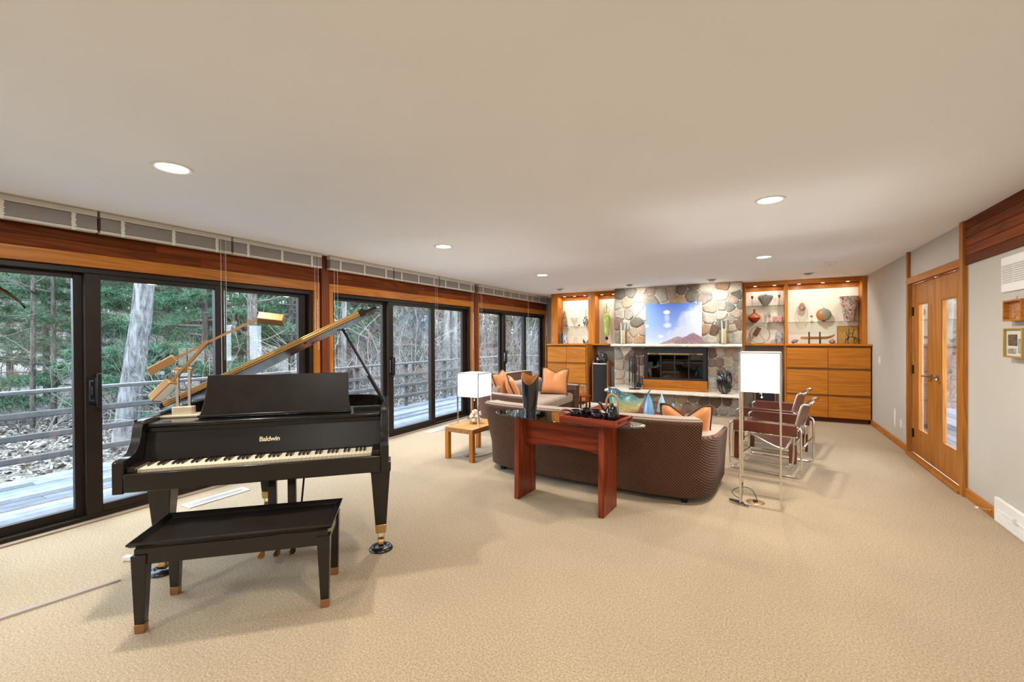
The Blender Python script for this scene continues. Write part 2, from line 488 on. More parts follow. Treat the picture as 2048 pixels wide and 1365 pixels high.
# ---- raised blinds above the doors
m_blind = mat('blind_vinyl', (.34,.31,.28), .5)
m_rail = mat('blind_rail', (.60,.56,.50), .5)
m_cord = mat('blind_cord', (.75,.71,.65), .6)
m_cloud = pane_mat('clear_wand', (.9,.88,.86), 2.0)
blind_where = ['left of the frame edge', 'by the left edge of the picture', 'above the piano', 'just left of the first post',
               'just right of the first post', 'in the middle of the second bay', 'just left of the second post',
               'just right of the second post', 'in the middle of the third bay', 'at the corner by the shelves']
spans = [(.44, 1.445), (1.46, 2.445), (2.46, 3.47), (3.58, 4.64), (4.66, 5.67), (5.69, 6.71), (6.83, 7.89), (7.91, 8.93), (8.95, 9.93)]
for i, (a, b) in enumerate(spans):
    L = b-a
    o = thing('blind', 'raised grey slatted blind with pale rails, ' + blind_where[i+1], 'blind', (XL+.10, a, 2.27), 0, 'raised blinds over the sliding doors')
    MB().box(-.035, .03, 0, L, .122, .165).build('head_rail', m_rail, o, bevel=.004)
    MB().box(-.04, .05, -.004, L+.004, .1655, .169).build('valance', m_rail, o)
    st = MB()
    ns = 16
    for k in range(ns):
        z = .024 + (.118-.024)*k/ns
        st.box(-.030, .030, .004, L-.004, z, z+.0042)
    stuff(st.build('slat_stack', m_blind, o))
    MB().box(-.028, .030, 0, L, 0, .021).build('bottom_rail', m_rail, o, bevel=.003)
    for q in (.14, .5, .86):
        y = L*q
        lt = MB().box(.031, .035, y-.011, y+.011, -.004, .124)
        for k in range(6): lt.box(.034, .040, y-.014+.004*(k % 2), y+.012+.004*(k % 2), .005+.02*k, .015+.02*k)
        lt.build('ladder_tape', m_cord, o)
    if i in (1, 2, 3, 4, 5, 6, 7, 8):
        yc = L-.06 if i not in (3, 6) else .10
        drop = 1.9 if i % 2 else 1.1
        MB().cyl((.038, yc, .14), (.038, yc, .14-drop), .0016, n=5).cyl((.038, yc-.045, .14), (.038, yc-.045, .14-drop*.85), .0016, n=5).build('pull_cord', m_cord, o)
        if i in (1, 2, 5):
            MB().cyl((.045, yc-.02, .12), (.046, yc-.02, .12-1.15), .0045, n=6).build('tilt_wand', m_cloud, o)

# ---- recessed ceiling lamps, accent lamps, smoke detector
lamp_n = {(-2.98,1.30): 'over the piano', (-2.98,3.86): 'beyond the piano, second along the windows', (-2.98,6.41): 'third along the windows, over the loveseat',
          (.10,3.77): 'over the tall floor lamp', (.10,6.42): 'near the shelves, right of the hearth', (.10,1.2): 'above the camera', (-2.98,-1.3): 'behind the camera, by the windows', (.10,-1.3): 'behind the camera, by the wall'}
for (x, y), wh in lamp_n.items():
    o = thing('recessed_light', 'round recessed ceiling light, lit, ' + wh, 'ceiling light', (x, y, CH), 0, 'recessed ceiling lights')
    MB().lathe([(.078,-.001),(.082,-.006),(.100,-.008),(.104,-.0005)], 32, cap=False).build('trim_ring', m_white, o, smooth=60)
    MB().lathe([(.0001,-.003),(.079,-.003)], 32, cap=False).build('lens', m_lamp_on, o)
    area('recessed_lamp', (0,0,-.012), .15, CEIL_W, WARM, parent=o)
for x, wh in ((-3.51,'above the left shelves'), (-2.09,'above the left end of the stone wall'), (-.66,'above the right end of the stone wall'), (.74,'above the right shelves')):
    o = thing('accent_light', 'small white gimbal ceiling light ' + wh, 'ceiling light', (x, 8.42, CH), 0, 'accent lights along the hearth wall')
    MB().lathe([(.062,-.0005),(.066,-.008),(.085,-.010),(.088,-.0005)], 28, cap=False).build('trim_ring', m_white, o, smooth=60)
    e = MB(Matrix.Translation((0,.012,-.004)) @ Matrix.Rotation(R(28), 4, 'X'))
    e.lathe([(.0001,-.03),(.045,-.03),(.052,-.022),(.056,0)], 24, cap=False)
    e.build('lamp_head', m_white, o, smooth=50)
    MB(Matrix.Translation((0,.012,-.004)) @ Matrix.Rotation(R(28), 4, 'X')).lathe([(.0001,-.0305),(.035,-.0305)], 20, cap=False).build('lens', m_lamp_on, o)
    area('accent_lamp', (0, .03, -.045), .07, SPOT_W, WARM, rot=(R(32),0,0), spread=R(130), parent=o)
o = thing('smoke_detector', 'white smoke detector on the ceiling near the right shelves', 'smoke detector', (.90, 7.36, CH))
MB().lathe([(.062,-.0005),(.064,-.014),(.052,-.028),(.030,-.034),(.001,-.034)], 28).build('body', m_white, o, smooth=40)
MB().lathe([(.012,-.034),(.012,-.042),(.001,-.043)], 14).build('sensor_cap', mat('detector_grey', (.5,.49,.47), .5), o, smooth=40)

# ---- floor registers by the glass
m_reg = mat('register_enamel', (.68,.66,.62), .4); m_regd = mat('register_core', (.32,.31,.30), .5)
def register(x, y, L, wh, n=24):
    o = thing('floor_register', 'long pale metal floor vent set in the carpet, ' + wh, 'vent', (x, y, 0), 0, 'floor registers')
    MB().box(-.07,.07,0,.035,.0005,.008).box(-.07,.07,L-.035,L,.0005,.008).box(-.07,-.04,.035,L-.035,.0005,.008).box(.04,.07,.035,L-.035,.0005,.008).build('frame', m_reg, o, bevel=.002)
    MB().box(-.04,.04,.035,L-.035,.0005,.003).build('core', m_regd, o)
    for k in range(5):
        xx = -.032+.016*k
        MB().box(xx-.002, xx+.002, .036, L-.036, .003, .007).build('fin', m_reg, o)
register(-4.27, 1.93, .52, 'behind the piano legs')
register(-4.36, 5.22, .60, 'left of the oak side table')

# ---- right wall fittings
m_plate = mat('switch_plate', (.76,.74,.68), .4)
def wall_plate(y, z, w, h, label, cat, kind):
    o = thing(kind, label, cat, (XR, y, z))
    MB().box(-.007, -.0005, -w/2, w/2, -h/2, h/2).build('plate', m_plate, o, bevel=.002)
    if kind == 'light_switch':
        for q in (-.018, .018):
            MB().box(-.014, -.006, q-.006, q+.006, -.014, .012).build('toggle', m_white, o, bevel=.001)
    elif kind == 'wall_outlet':
        for q in (-.02, .02):
            MB().box(-.0095, -.006, -.016, .016, q-.013, q+.013).build('socket', m_white, o, bevel=.002)
    else:
        MB().box(-.012, -.006, -w*.32, w*.32, -h*.36, h*.36).build('cover', m_white, o, bevel=.002)
    return o
wall_plate(8.44, 1.06, .115, .115, 'white two-gang light switch on the right wall by the cabinet', 'switch', 'light_switch')
wall_plate(7.62, .33, .055, .26, 'tall narrow white cover low on the right wall', 'wall plate', 'blank_cover')
wall_plate(7.34, .30, .075, .115, 'white outlet low on the right wall beside the oak doors', 'outlet', 'wall_outlet')
# upper return grille
o = thing('return_grille', 'white louvred air grille high on the right wall', 'vent', (XR, 4.0, 1.88))
MB().box(-.012,-.0005,.0,.70,-.13,.13).build('plate', m_white, o, bevel=.003)
for p in range(4):
    y1 = .68-.165*p
    for k in range(9):
        z = .066-.0155*k
        MB(Matrix.Translation((-.014, 0, z)) @ Matrix.Rotation(R(35), 4, 'Y')).box(-.001,.001,y1-.145,y1,-.006,.006).build('louvre', m_reg, o)
# low register
o = thing('wall_register', 'white low wall register at the right edge by the baseboard', 'vent', (XR, 3.9, 0))
MB().box(-.03,-.0005,0,.86,.0,.19).build('plate', m_white, o, bevel=.008)
for k in range(7):
    MB().box(-.035,-.029,.03,.80,.02+.014*k,.026+.014*k).build('fin', m_white, o)
MB().box(-.05,-.03,.52,.526,.10,.13).box(-.05,-.046,.48,.526,.112,.118).build('damper_lever', m_reg, o)
# spring door stop
o = thing('door_stop', 'small spring door stop on the right baseboard', 'door stop', (XR-.018, 4.83, .055))
MB().cyl((0,0,0),(-.008,0,0),.012,n=10).tube([(-.005,0,0),(-.075,.01,.004)],.005,8).build('spring', m_brass, o, smooth=40)
MB().cyl((-.072,.0095,.004),(-.09,.012,.005),.008,n=10).build('rubber_tip', m_white, o, smooth=40)

# ================================================================== outdoors: deck, railing, woods
m_deck = mat('weathered_deck', (.138,.152,.178), .75, var=.25, scale=6, bump=.2, bscale=40, rnd=.5, spec=.25)
m_rail_w = mat('weathered_rail', (0.0975,0.0936,0.0897), .8, var=.2, scale=9, bump=.3, bscale=40)
DZ = -.10
dk = struct(MB().box(-7.02, -4.78, -3.0, 12.6, DZ-.20, DZ-.045).build('deck', mat('deck_joist', (.10,.095,.09), .9)))
pw = .138
rr = random.Random(3)
k = 0; x = -4.78
while x > -7.0:
    cuts = [-3.0] + sorted([rr.uniform(0, 4), rr.uniform(5.5, 9.5)]) + [12.6]
    for a, b in zip(cuts[:-1], cuts[1:]):
        zo = rr.uniform(-.003, .003)
        MB().box(-pw/2+.003, pw/2-.003, -(b-a)/2+.002, (b-a)/2-.002, -.04, 0).build('plank', m_deck, dk, loc=(x-pw/2, (a+b)/2, DZ+zo), bevel=.004, seg=1)
    x -= pw
sd = struct(MB().box(1.80, 4.6, 5.0, 12.6, DZ-.20, DZ-.045).build('deck_side', bpy.data.materials['deck_joist']))
for i in range(20):
    x = 1.80+.14*i
    MB().box(-pw/2+.003, pw/2-.003, -3.79, 3.79, -.04, 0).build('plank', m_deck, sd, loc=(x+.07, 8.8, DZ+rr.uniform(-.003,.003)), bevel=.004, seg=1)
rl = thing('deck_railing', 'grey weathered wood railing with four rails along the outer deck edge', 'railing', (-6.95, 0, DZ))
for y in (-1.2, .25, 2.15, 3.42, 4.80, 6.22, 7.64, 9.07, 10.5, 12.0):
    MB().box(-.075, -.030, y-.05, y+.05, 0, .95).build('post', m_rail_w, rl, bevel=.005, seg=1)
for z in (.24, .48, .72):
    MB().box(-.029, .012, -3.0, 12.4, z-.035, z+.035).build('rail', m_rail_w, rl, bevel=.012)
MB().box(-.085, .04, -3.0, 12.4, .951, .992).build('rail', m_rail_w, rl, bevel=.008)
# side railing at the far end of the deck
rs = thing('deck_end_railing', 'grey wood railing closing the far end of the deck', 'railing', (-6.9, 12.45, DZ))
for x in (.6, 1.9): MB().box(x-.05, x+.05, -.03, .03, 0, .95).build('post', m_rail_w, rs, bevel=.005, seg=1)
for z in (.24, .48, .72): MB().box(.02, 2.1, -.06, -.031, z-.035, z+.035).build('rail', m_rail_w, rs, bevel=.008)
MB().box(.02, 2.1, -.08, .04, .951, .992).build('rail', m_rail_w, rs, bevel=.008)

def gz(x, y):
    d = max(0.0, -7.0 - x) ; e = max(0.0, y-14)*.5
    dd = math.hypot(d, e)
    h = -.78 + .05*math.sin(x*.9+y*.5) + .06*math.sin(x*.31-y*.43)
    if dd > 6: h += .0015*(dd-6)**2 if dd < 46 else .0015*1600 + .08*(dd-46)
    return h
def litter():
    m, nt, b = _base('leaf_litter')
    v = _coords(nt)
    vo = nt.nodes.new('ShaderNodeTexVoronoi'); vo.inputs['Scale'].default_value = 11; nt.links.new(v, vo.inputs['Vector'])
    n = _noise(nt, v, 60, 3, .7); n2 = _noise(nt, v, .35, 3)
    sp = nt.nodes.new('ShaderNodeSeparateColor'); nt.links.new(vo.outputs['Color'], sp.inputs[0])
    ad = nt.nodes.new('ShaderNodeMath'); ad.operation = 'MULTIPLY_ADD'; ad.inputs[1].default_value = .55
    nt.links.new(sp.outputs[0], ad.inputs[0])
    h = nt.nodes.new('ShaderNodeMath'); h.operation = 'MULTIPLY'; h.inputs[1].default_value = .5
    nt.links.new(n.outputs['Fac'], h.inputs[0]); nt.links.new(h.outputs[0], ad.inputs[2])
    r = _ramp(nt, ad.outputs[0], [(.20, (0.0234,0.0195,0.0164)), (.45, (0.0975,0.0858,0.0718)), (.75, (0.2184,0.1989,0.1794))])
    nt.links.new(r.outputs['Color'], b.inputs['Base Color']); b.inputs['Roughness'].default_value = .95
    _bump(nt, ad.outputs[0], b, .8, .05)
    return m
m_litter = litter()
def ground():
    xs = np.concatenate([np.linspace(-7.03, -16, 46), np.linspace(-17, -80, 40)])
    ys = np.concatenate([np.linspace(-30, -4, 14), np.linspace(-3, 16, 60), np.linspace(17.5, 90, 36)])
    vs = []; fs = []
    rg = random.Random(5)
    for xx in xs:
        for yy in ys:
            vs.append((xx, yy, gz(xx, yy) + rg.uniform(-.03, .03)))
    n = len(ys)
    for i in range(len(xs)-1):
        for j in range(n-1): fs.append((i*n+j, (i+1)*n+j, (i+1)*n+j+1, i*n+j+1))
    b = len(vs)
    # strip behind the house end
    xs2 = np.linspace(-7.03, 40, 14); ys2 = np.linspace(12.75, 90, 30)
    for xx in xs2:
        for yy in ys2: vs.append((xx, yy, gz(min(xx,-7.03), yy)))
    n2 = len(ys2)
    for i in range(len(xs2)-1):
        for j in range(n2-1): fs.append((b+i*n2+j, b+i*n2+j+1, b+(i+1)*n2+j+1, b+(i+1)*n2+j))
    m = MB(); m.v = [Vector(p) for p in vs]; m.f = [list(f) for f in fs]
    return struct(m.build('ground', m_litter, smooth=180))
ground()
def np_mesh(name, V, n_per, mat_, parent=None, smooth=False):
    # V: (N*n_per,3) vertices, consecutive polygons of n_per corners
    N = len(V)//n_per
    me = bpy.data.meshes.new(name)
    me.vertices.add(len(V)); me.vertices.foreach_set('co', np.ascontiguousarray(V, dtype=np.float32).ravel())
    me.loops.add(len(V)); me.loops.foreach_set('vertex_index', np.arange(len(V), dtype=np.int32))
    me.polygons.add(N); me.polygons.foreach_set('loop_start', np.arange(0, len(V), n_per, dtype=np.int32))
    me.polygons.foreach_set('loop_total', np.full(N, n_per, dtype=np.int32))
    me.update(calc_edges=True); me.validate()
    me.materials.append(mat_)
    o = bpy.data.objects.new(name, me); COL.objects.link(o)
    if parent: o.parent = parent
    return o
def leaf_mat(name, stops, scale=3):
    m, nt, b = _base(name)
    ge = nt.nodes.new('ShaderNodeNewGeometry')
    r = _ramp(nt, ge.outputs['Random Per Island'], stops)
    nt.links.new(r.outputs['Color'], b.inputs['Base Color']); b.inputs['Roughness'].default_value = .7
    b.inputs['Specular IOR Level'].default_value = .2
    return m
m_leaves = leaf_mat('dead_leaves', [(0, (0.0390,0.0312,0.0234)), (.35, (0.1326,0.1092,0.0858)), (.75, (0.2340,0.2145,0.1950)), (1, (0.3276,0.3198,0.3120))])
rn = np.random.default_rng(11)
def leaves():
    N = 26000
    d = rn.random(N)**1.3*11; x = -7.05-d; y = rn.uniform(-2.5, 17, N)
    z = np.array([gz(a, b) for a, b in zip(x, y)]) + rn.uniform(.0, .06, N)
    s = rn.uniform(.03, .075, N); a = rn.uniform(0, 2*PI, N)
    tx = rn.normal(0, .5, N); ty = rn.normal(0, .5, N)
    V = np.zeros((N, 4, 3))
    for k, (u, w) in enumerate(((-1,0),(0,-.55),(1,0),(0,.55))):
        dx = (u*np.cos(a)-w*np.sin(a))*s; dy = (u*np.sin(a)+w*np.cos(a))*s
        V[:,k,0] = x+dx; V[:,k,1] = y+dy; V[:,k,2] = z+dx*tx+dy*ty + (.012 if k % 2 else 0)
    o = np_mesh('fallen_leaves', V.reshape(-1,3), 4, m_leaves)
    tag(o, 'dry brown and grey fallen leaves covering the ground beyond the deck', 'leaves'); stuff(o)
leaves()

# ---- trees
def bark(name, dark, light, sc_=14):
    m, nt, b = _base(name)
    v = _coords(nt, (1,1,.22)); n = _noise(nt, v, sc_, 5, .65, .6)
    r = _ramp(nt, n.outputs['Fac'], [(.36, dark), (.62, light)])
    nt.links.new(r.outputs['Color'], b.inputs['Base Color']); b.inputs['Roughness'].default_value = .95
    b.inputs['Specular IOR Level'].default_value = .1
    _bump(nt, n.outputs['Fac'], b, .9, .06); return m
m_bark_g = bark('grey_bark', (0.0546,0.0530,0.0515), (0.2028,0.1989,0.2028))
m_bark_d = bark('dark_bark', (0.0273,0.0234,0.0211), (0.1014,0.0897,0.0780))
m_bark_m = bark('mottled_bark', (0.0351,0.0304,0.0257), (0.1716,0.1482,0.1287), 30)
m_bark_p = bark('pale_bark', (0.0858,0.0780,0.0718), (0.2262,0.2145,0.2067), 10)
m_twig = mat('twig', (0.0819,0.0702,0.0608), .9, var=.4, scale=1.2)
m_twig_l = mat('pale_twig', (0.2340,0.2145,0.1989), .9, var=.3, scale=1.2)
m_needle = leaf_mat('pine_needles', [(0, (0.0140,0.0468,0.0234)), (.4, (0.0390,0.1092,0.0562)), (.8, (0.0741,0.1677,0.0897)), (1, (0.1326,0.2262,0.1326))])
m_needle2 = leaf_mat('pine_needles_olive', [(0, (0.0312,0.0507,0.0218)), (.5, (0.0819,0.1170,0.0507)), (1, (0.1716,0.1950,0.1014))])

def px_dir(px, dist):
    # point on the ground in the direction of a photo column, dist metres along the lens axis
    t = (px-1024)/880.0
    x = (-.48346 + t*.87536)*dist; y = (.87534 + t*.48343)*dist
    return x, y
def trunk_pts(r0, h, lean, wob, rg, n=9):
    pts = []
    for i in range(n):
        f = i/(n-1)
        pts.append(Vector((lean[0]*f + rg.uniform(-wob, wob)*f, lean[1]*f + rg.uniform(-wob, wob)*f, -.15 + (h+.15)*f)))
    rad = [r0*(1.25 if i == 0 else 1)*(1-.55*i/(n-1)) for i in range(n)]
    return pts, rad
def grow(m, p, d, L, r, depth, rg, spread=.6, seg=4, droop=0.0, sides=4, fork=(2,3)):
    pts = [p.copy()]; q = p.copy(); dd = d.copy()
    for i in range(seg):
        dd = (dd + Vector((rg.uniform(-1,1), rg.uniform(-1,1), rg.uniform(-1,1)-droop))*.22).normalized()
        q = q + dd*(L/seg); pts.append(q.copy())
    m.tube(pts, [r*(1-.6*i/seg) for i in range(seg+1)], sides, cap=False)
    if depth > 0:
        for k in range(rg.randint(*fork)):
            i = rg.randint(1, seg)
            nd = (dd + Vector((rg.uniform(-1,1), rg.uniform(-1,1), rg.uniform(-.7,.9)))*spread*1.6).normalized()
            grow(m, pts[i], nd, L*rg.uniform(.5,.8), r*.5, depth-1, rg, spread, max(2, seg-1), droop, 3, fork)
def bare_tree(px, dist, r, h, lean, label, bmat, seed, nbr=7, hmin=.25, twig=m_twig, blen=1.8, group=None, cat='tree'):
    rg = random.Random(seed); x, y = px_dir(px, dist)
    o = thing('bare_tree', label, cat, (x, y, gz(x, y)), 0, group)
    pts, rad = trunk_pts(r, h, lean, r*.25, rg)
    pts = smoothpath(pts, 1); rad = [r*1.2*(1-.5*i/(len(pts)-1)) for i in range(len(pts))]
    MB().tube(pts, rad, 14, cap=True).build('trunk', bmat, o, smooth=180)
    b = MB()
    for k in range(nbr):
        i = int(len(pts)*rg.uniform(hmin, .95)); a = rg.uniform(0, 2*PI)
        d = Vector((math.cos(a), math.sin(a), rg.uniform(-.1, .6))).normalized()
        grow(b, pts[min(i, len(pts)-1)], d, blen*rg.uniform(.6,1.2), r*.16+.008, 3, rg, .6, 5)
    stuff(b.build('branches', twig, o, smooth=180))
    return o
def pine(px, dist, h, rad, label, seed, r=.11, zlow=.1, dens=1.0, nm=None, group='pines in the woods beyond the deck'):
    rg = random.Random(seed); g = np.random.default_rng(seed); x, y = px_dir(px, dist)
    o = thing('pine_tree', label, 'tree', (x, y, gz(x, y)), 0, group)
    pts, rd = trunk_pts(r, h, (rg.uniform(-.3,.3), rg.uniform(-.3,.3)), .06, rg)
    MB().tube(pts, rd, 8).build('trunk', m_bark_d, o, smooth=180)
    b = MB(); tips = []
    nb_ = int(46*dens)
    for k in range(nb_):
        f = rg.uniform(zlow, .98); z = h*f; a = rg.uniform(0, 2*PI)
        L = rad*(1.05-f*.72)*rg.uniform(.65, 1.1)
        base = Vector((pts[-1].x*f, pts[-1].y*f, z))
        q = base.copy(); d = Vector((math.cos(a), math.sin(a), rg.uniform(.0,.25)))
        bp = [q.copy()]
        for s_ in range(6):
            d = (d + Vector((rg.uniform(-.15,.15), rg.uniform(-.15,.15), -.07+.03*s_))).normalized()
            q = q + d*(L/6); bp.append(q.copy())
            if s_ >= 1:
                for t in range(5):
                    sd = Vector((-d.y, d.x, 0))*rg.choice((-1,1))*rg.uniform(.3,1) + d*rg.uniform(.2,.8) + Vector((0,0,rg.uniform(-.15,.3)))
                    sl = rg.uniform(.25,.6)*L*.35
                    e = q + sd.normalized()*sl
                    for w in (.35,.55,.7,.85,1): tips.append((q.lerp(e, w), sd.normalized()))
                    b.tube([q, e], [.008,.004], 3, cap=False)
        b.tube(bp, [.03*(1-.11*i) for i in range(7)], 4, cap=False)
    stuff(b.build('branches', m_twig, o, smooth=180))
    P = np.array([tuple(t[0]) for t in tips]); D = np.array([tuple(t[1]) for t in tips])
    per = 14
    N = len(P)*per
    P = np.repeat(P, per, 0) + g.normal(0, .035, (N,3)); D = np.repeat(D, per, 0)
    dirn = D*.55 + g.normal(0, .75, (N,3)); dirn /= np.linalg.norm(dirn, axis=1, keepdims=True)
    side = np.cross(dirn, g.normal(0,1,(N,3))); side /= np.linalg.norm(side, axis=1, keepdims=True)
    ln = g.uniform(.09,.19,(N,1)); wd = .0065*dist/12
    V = np.zeros((N,3,3)); V[:,0] = P - side*wd; V[:,1] = P + side*wd; V[:,2] = P + dirn*ln
    stuff(np_mesh('needles', V.reshape(-1,3), 3, nm or m_needle, o))
    return o
def shrub(px, dist, h, seed, stems=6, m=None, group='bare shrubs in the woods', label='leafless tangled grey-brown shrub in the woods beyond the deck'):
    rg = random.Random(seed); x, y = px_dir(px, dist)
    b = MB()
    for k in range(stems):
        a = rg.uniform(0, 2*PI); p = Vector((rg.uniform(-.5,.5), rg.uniform(-.5,.5), -.1))
        d = Vector((math.cos(a)*.5, math.sin(a)*.5, 1)).normalized()
        grow(b, p, d, h*rg.uniform(.6,1), .012+.009*rg.random(), 3, rg, .65, 5, 0, 4, (2,4))
    o = b.build('bare_shrub', m or m_twig, smooth=180, loc=(x, y, gz(x, y)))
    tag(o, label, 'shrub', group)
    return o

bare_tree(243, 9.0, .18, 7.5, (.9, .55), 'thick grey-barked trunk leaning right, outside the glass left of the piano lamp', m_bark_g, 1, 6, .35, blen=2.4)
bare_tree(503, 11.0, .115, 8, (.1, .0), 'straight mottled brown trunk outside the first bay, behind the raised piano lid', m_bark_m, 2, 8, .3, blen=2.2)
bare_tree(63, 11.0, .048, 7, (-.1, .1), 'thin dark trunk outside at the far left pane', m_bark_d, 3, 8, .2)
bare_tree(106, 11.6, .055, 6, (.1, .0), 'slim dark trunk right of the thin one in the far left pane', m_bark_d, 4, 8, .2)
bare_tree(683, 13.0, .075, 8, (.2, .1), 'slender pale trunk outside the left pane of the second bay', m_bark_p, 5, 8, .2, m_twig_l)
bare_tree(830, 17.0, .12, 9, (.1, .1), 'dark trunk outside the middle pane of the second bay', m_bark_d, 6, 7, .2)
bare_tree(889, 15.0, .11, 10, (.25, .1), 'pale trunk, left one of a close pair outside the second bay', m_bark_p, 7, 6, .3, m_twig_l)
bare_tree(908, 15.4, .11, 10, (.05, .0), 'pale trunk, right one of a close pair outside the second bay', m_bark_p, 8, 6, .3, m_twig_l)
bare_tree(1000, 16.0, .12, 9, (.1, .0), 'pale olive trunk outside the left pane of the third bay', m_bark_p, 9, 7, .3)
bare_tree(1035, 22.0, .11, 9, (-.5, .2), 'distant slanting trunk outside the middle pane of the third bay', m_bark_m, 10, 7, .2)
bare_tree(740, 21.0, .10, 9, (.4, .2), 'distant brown trunk beside the mullion of the second bay', m_bark_m, 12, 7, .2)
PANES = [(160,'far left pane'),(445,'pane behind the piano lamp'),(622,'pane behind the piano lid'),(780,'left pane of the second bay'),(866,'middle pane of the second bay'),(936,'right pane of the second bay'),(1006,'left pane of the third bay'),(1056,'middle pane of the third bay'),(9999,'last pane by the shelves')]
ORD = [w + ' the deck' for w in ('nearest', 'second from', 'third from', 'fourth from', 'fifth from', 'sixth from', 'seventh from', 'eighth from', 'ninth from', 'tenth from')]
def pane_of(px): return next(n for e, n in PANES if px < e)
def place_labels(items, fmt):
    out = []
    for px, d in items:
        k = sum(1 for q, e in items if pane_of(q) == pane_of(px) and (e, q) < (d, px))
        out.append(fmt % (pane_of(px), ORD[k]))
    return out
PINES = [
        (-60, 13.0, 7, 3.0, .06, 1.5, 0), (95, 16.0, 8, 3.4, .10, 1.1, 0), (185, 12.5, 6, 2.4, .08, 1.0, 0), (335, 15.0, 8, 3.2, .12, 1.1, 0), (410, 11.5, 5.5, 2.2, .10, .9, 0),
        (270, 20.0, 10, 4.0, .1, 1.2, 0), (480, 17.0, 8, 3.4, .14, 1.1, 0), (585, 14.0, 7, 2.6, .2, 1.0, 0), (20, 21.0, 10, 4.0, .1, 1.2, 0), (600, 22.0, 10, 4.0, .12, 1.1, 0),
        (700, 19.0, 9, 3.0, .30, 1.1, 0), (840, 24.0, 11, 3.6, .26, 1.1, 0), (990, 27.0, 11, 3.4, .26, .9, 1), (770, 28.0, 12, 4.0, .2, 1.2, 0), (1075, 30.0, 12, 3.6, .2, 1.0, 1), (920, 34.0, 13, 4.5, .15, 1.0, 1),
        (655, 16.0, 8, 2.4, .30, .9, 0), (735, 24.0, 10, 3.2, .2, 1.0, 1), (960, 21.0, 9, 2.6, .38, .9, 1), (1040, 25.0, 10, 3.0, .3, .9, 1), (800, 38.0, 13, 4.5, .1, 1.0, 1), (690, 36.0, 13, 5, .1, 1.0, 1)]
for i, (px, d, h, rad, z0, de, nm) in enumerate(PINES):
    pine(px, d, h, rad, place_labels([(q[0], q[1]) for q in PINES], 'green needled pine outside the %s, %s')[i], 40+i, zlow=z0, dens=de, nm=m_needle2 if nm else None)
SHRUBS = [(20, 9.2, 1.4), (150, 10.5, 1.6), (300, 10.5, 2.2), (345, 9.6, 1.9), (400, 12, 2.2), (455, 9.5, 1.6), (540, 10.5, 1.8), (600, 12, 2.2),
        (655, 12, 2.6), (690, 10.5, 2.0), (715, 14, 3.0), (745, 12, 2.6), (765, 16, 3.2), (795, 13, 2.4), (820, 12, 2.2), (850, 15, 2.8), (870, 13, 2.2), (925, 16, 2.8), (945, 19, 3.4),
        (965, 15.5, 2.4), (985, 19, 3.0), (1015, 18, 2.8), (1040, 17, 2.6), (1060, 20, 3.2), (1080, 22, 3.4), (1100, 26, 4), (-40, 12, 2.5), (730, 20, 3.6), (900, 23, 4), (800, 24, 4), (225, 15, 3), (120, 20, 4), (1020, 28, 5), (860, 30, 5), (670, 17, 3.4), (755, 26, 4.5), (835, 19, 3.2), (880, 18, 3.0), (915, 27, 4.5), (950, 25, 4.2), (1000, 23, 4), (1050, 27, 4.5), (1090, 20, 3.2), (700, 26, 5), (640, 19, 3.5)]
slab_ = place_labels([(q[0], q[1]) for q in SHRUBS], 'leafless grey-brown shrub outside the %s, %s')
for i, (px, d, h) in enumerate(SHRUBS):
    shrub(px, d, h, 200+i, 6 if d < 16 else 9, m_twig_l if i % 2 else m_twig, label=slab_[i])

